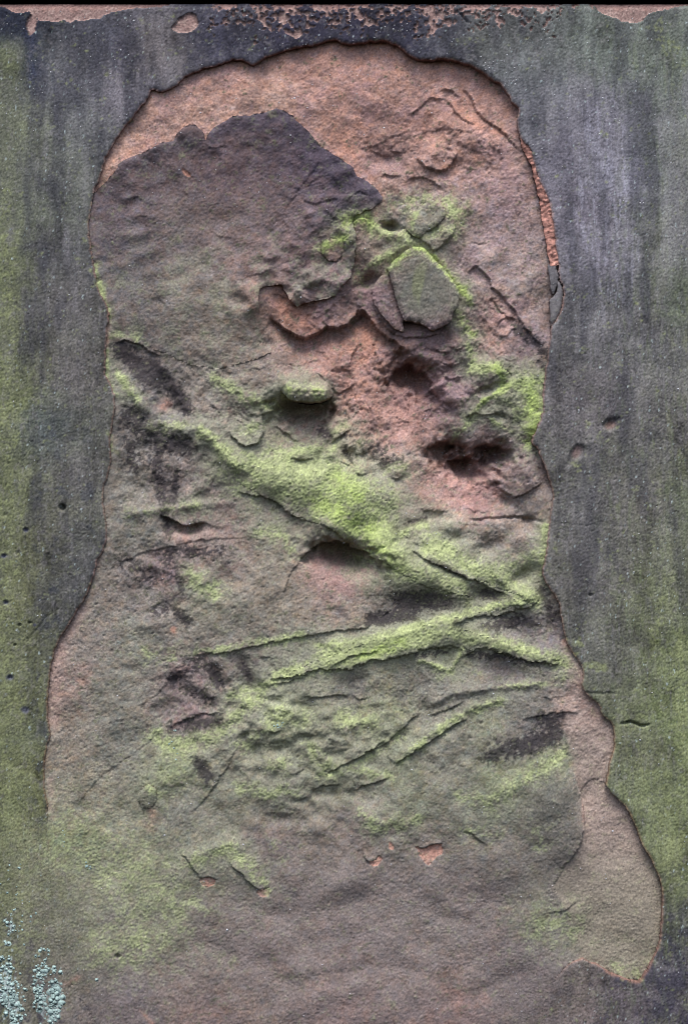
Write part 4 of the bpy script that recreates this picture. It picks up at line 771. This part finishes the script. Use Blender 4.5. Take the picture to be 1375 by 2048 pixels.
SKD = 60.0
edge_col = lin((128,100,90))
for idx, (name, H, C, skirt, plabel) in PARTS.items():
    M = label_map == idx
    if not M.any(): continue
    V = to_vert(M)
    vid = np.full(SH, -1, np.int64); vid[V] = np.arange(V.sum())
    hh = H[V]
    co = np.stack([(SNX[V] - 687.5) * S, -hh * S, (2048 - SNY[V]) * S + ZB - LOCZ], 1)
    col = C[V]
    jj, ii = np.nonzero(M)
    F = np.stack([vid[jj + 1, ii], vid[jj + 1, ii + 1], vid[jj, ii + 1], vid[jj, ii]], 1)
    if skirt:
        Mp = np.pad(M, 1)
        edges = []
        c = Mp[1:-1, 1:-1]
        for (dj, di, a, b) in [(-1, 0, (0, 0), (0, 1)), (1, 0, (1, 1), (1, 0)), (0, -1, (1, 0), (0, 0)), (0, 1, (0, 1), (1, 1))]:
            nb = Mp[1 + dj:Mp.shape[0] - 1 + dj, 1 + di:Mp.shape[1] - 1 + di]
            ej, ei = np.nonzero(c & ~nb)
            edges.append(np.stack([vid[ej + a[0], ei + a[1]], vid[ej + b[0], ei + b[1]]], 1))
        E = np.concatenate(edges)
        u, inv = np.unique(E, return_inverse=True); inv = inv.reshape(E.shape)
        n0 = len(co)
        top = co[u].copy(); mid = top.copy(); bot = top.copy()
        r = np.random.RandomState(idx)
        und = (0.6 + 0.5 * r.rand(len(u)))[:, None] * S
        mid[:, 1] += 0.35 * SKD * S; bot[:, 1] += SKD * S
        cold = (col[u] * .35 + edge_col * .65) if idx == 2 else (col[u] * .65 + edge_col * .35)
        co = np.concatenate([co, top, mid, bot]); col = np.concatenate([col, cold, cold * .9, cold * .85])
        n = len(u)
        q1 = np.stack([inv[:, 0] + n0, inv[:, 1] + n0, inv[:, 1] + n0 + n, inv[:, 0] + n0 + n], 1)
        F = np.concatenate([F, q1, q1 + n])
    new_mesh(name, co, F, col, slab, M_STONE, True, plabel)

# body of the slab behind the worked face, and the stone course above it
def box(name, x0, x1, y0, y1, h0, h1, mat, parent=None, bevel=0.0):
    import bmesh
    bm = bmesh.new()
    bmesh.ops.create_cube(bm, size=1)
    cx, cz, cy = (wx(x0) + wx(x1)) / 2, (wz(y0) + wz(y1)) / 2, -(h0 + h1) / 2 * S
    for v in bm.verts:
        v.co = Vector((cx + v.co.x * (wx(x1) - wx(x0)), cy + v.co.y * (h1 - h0) * S, cz + v.co.z * (wz(y0) - wz(y1)) - (LOCZ if parent else 0)))
    if bevel: bmesh.ops.bevel(bm, geom=bm.edges[:], offset=bevel, segments=3, affect='EDGES')
    me = bpy.data.meshes.new(name); bm.to_mesh(me); bm.free(); me.materials.append(mat)
    o = bpy.data.objects.new(name, me); scene.collection.objects.link(o); o.parent = parent
    return o
box('slab_body', X0 + 1, X1 - 1, Y0 + 3, Y1 - 1, -300, -175, M_CORE, slab)
lin_o = box('stone_course', X0 - 30, X1 + 30, -190, -10, -300, 6, M_LINTEL, None, .004)
lin_o['label'] = 'dark sooty stone course above the slab, seen only as the black joint along the top'
lin_o['category'] = 'stone course'

# ------------------------------------------------------------------ moss cushions, lichen, pale flecks
def surface_height(x, y):
    i = np.clip(((x - X0) / ST).round().astype(int), 0, NX - 1); j = np.clip(((y - Y0) / ST).round().astype(int), 0, NY - 1)
    lab = label_map[np.clip(j, 0, NY - 2), np.clip(i, 0, NX - 2)]
    h = np.zeros(len(x), np.float32)
    for idx, P in PARTS.items():
        m = lab == idx
        h[m] = P[1][j[m], i[m]]
    return h, lab
def blobs(name, x, y, r, col, mat, flat=.5, lift=0.0, seed=1, sides=6):
    """many small uneven domes lying on the surface, one mesh"""
    R = np.random.RandomState(seed)
    h, lab = surface_height(x, y)
    n = len(x)
    ang = np.arange(sides) / sides * 2 * np.pi
    rings = []
    for rad, up_ in [(1.0, -0.35), (0.72, 0.55)]:
        rr = r[:, None] * rad * (0.72 + 0.55 * R.rand(n, sides)); a = ang[None] + R.rand(n, 1) * 6
        rings.append(np.stack([x[:, None] + rr * np.cos(a), y[:, None] + rr * np.sin(a), (h + lift)[:, None] + (r * flat * up_)[:, None] + 0 * a], 2))
    tip = np.stack([x, y, h + lift + r * flat], 1)[:, None]
    P = np.concatenate(rings + [tip], 1)      # n, 2*sides+1, 3
    k = np.arange(sides); k2 = (k + 1) % sides
    tri = np.concatenate([np.stack([k, k2, k2 + sides], 1), np.stack([k, k2 + sides, k + sides], 1), np.stack([k + sides, k2 + sides, np.full(sides, 2 * sides)], 1)])
    F = (tri[None] + (np.arange(n) * (2 * sides + 1))[:, None, None]).reshape(-1, 3)[:, ::-1]
    P = P.reshape(-1, 3)
    co = np.stack([(P[:, 0] - 687.5) * S, -P[:, 2] * S, (2048 - P[:, 1]) * S + ZB], 1)
    c = np.repeat(col, 2 * sides + 1, 0)
    o = new_mesh(name, co, F, c, None, mat, True)
    o['kind'] = 'stuff'
    return o
R = np.random.RandomState(5)
n = 60000
x = R.uniform(0, 1375, n); y = R.uniform(150, 1950, n)
ii = ((x - X0) / ST).astype(int); jj = ((y - Y0) / ST).astype(int)
mm = (MOSSM * (0.45 + 0.55 * vivid) * sstep(-0.6, 0.9, F1 + N12 * .5))[jj, ii]
keep = (R.rand(n) < (mm - .5) * 0.5) & (label_map[jj, ii] > 0) & (GY[jj, ii] < 1640)
x, y = x[keep], y[keep]
mc = MCOL[((y - Y0) / ST).astype(int), ((x - X0) / ST).astype(int)] * R.uniform(.65, 1.2, (len(x), 1))
o = blobs('moss', x, y, R.uniform(0.9, 2.0, len(x)), mc, M_MOSS, .7, 0, 2)
o['label'] = 'bright green moss growing on the ledges and bands of the relief'; o['category'] = 'moss'

lx, ly, lr = [], [], []
for (cx, cy, sx, sy, k, r0, r1) in [(12,1960,13,60,90,2,5.5),(30,2010,14,38,50,2,5.5),(22,1850,12,30,22,1.5,4),(86,1944,11,9,34,2,5),(80,1995,9,30,60,2,5.5),(112,1990,12,26,80,2,6.5),(108,2028,12,16,44,2,5.5),(90,1910,12,18,14,1.5,4),
                                     (95,1975,26,30,30,1.5,3.5),(40,1800,28,60,24,1.2,3),(177,1735,3,5,5,2,3.5),(192,1960,2,2,2,3,4),(28,2040,10,8,14,2.5,6),(350,1490,10,22,9,1,2.6),(560,1447,18,8,8,1,2.5),(128,1680,3,18,5,1,2)]:
    lx += list(R.normal(cx, sx * .7, k)); ly += list(R.normal(cy, sy * .7, k)); lr += list(R.uniform(r0, r1, k) * 1.0)
lx, ly, lr = map(np.array, (lx, ly, lr))
lc = lin((150,172,168)) * R.uniform(.7, 1.12, (len(lx), 1))
o = blobs('lichen', lx, ly, lr, lc, M_LICHEN, .16, .2, 3, 7)
o['label'] = 'pale blue-green lichen crusts low at the left corner of the slab'; o['category'] = 'lichen'

n = 1500
x = R.uniform(5, 1370, n); y = 15 + (R.rand(n) ** 1.35) * 2020
dens = np.where(y < 420, .9, .45)
for cx, cy, rr, k in [(822,745,26,14),(930,930,34,26),(890,900,22,10),(605,812,34,14),(690,1095,40,16),(560,645,22,12),(985,905,24,10),(375,1052,26,6),(740,70,120,40),(620,90,160,40),(990,130,40,26),(1020,165,14,16),(860,900,30,6),(900,1150,60,10)]:
    x = np.concatenate([x, R.normal(cx, rr * .5, k)]); y = np.concatenate([y, R.normal(cy, rr * .35, k)]); dens = np.concatenate([dens, np.ones(k)])
k = (R.rand(len(x)) < dens * .75) & (y > 14) & (x > 2) & (x < 1373) & (y < 2046); x, y = x[k], y[k]
rr = R.uniform(.7, 1.35, len(x)) * np.where(R.rand(len(x)) < .06, 1.9, 1)
fc = lin((205,206,212)) * R.uniform(.55, 1.1, (len(x), 1))
o = blobs('lichen_flecks', x, y, rr, fc, M_LICHEN, .4, .3, 4, 5)
o['label'] = 'tiny whitish flecks dotted over the whole stone face'; o['category'] = 'flecks'
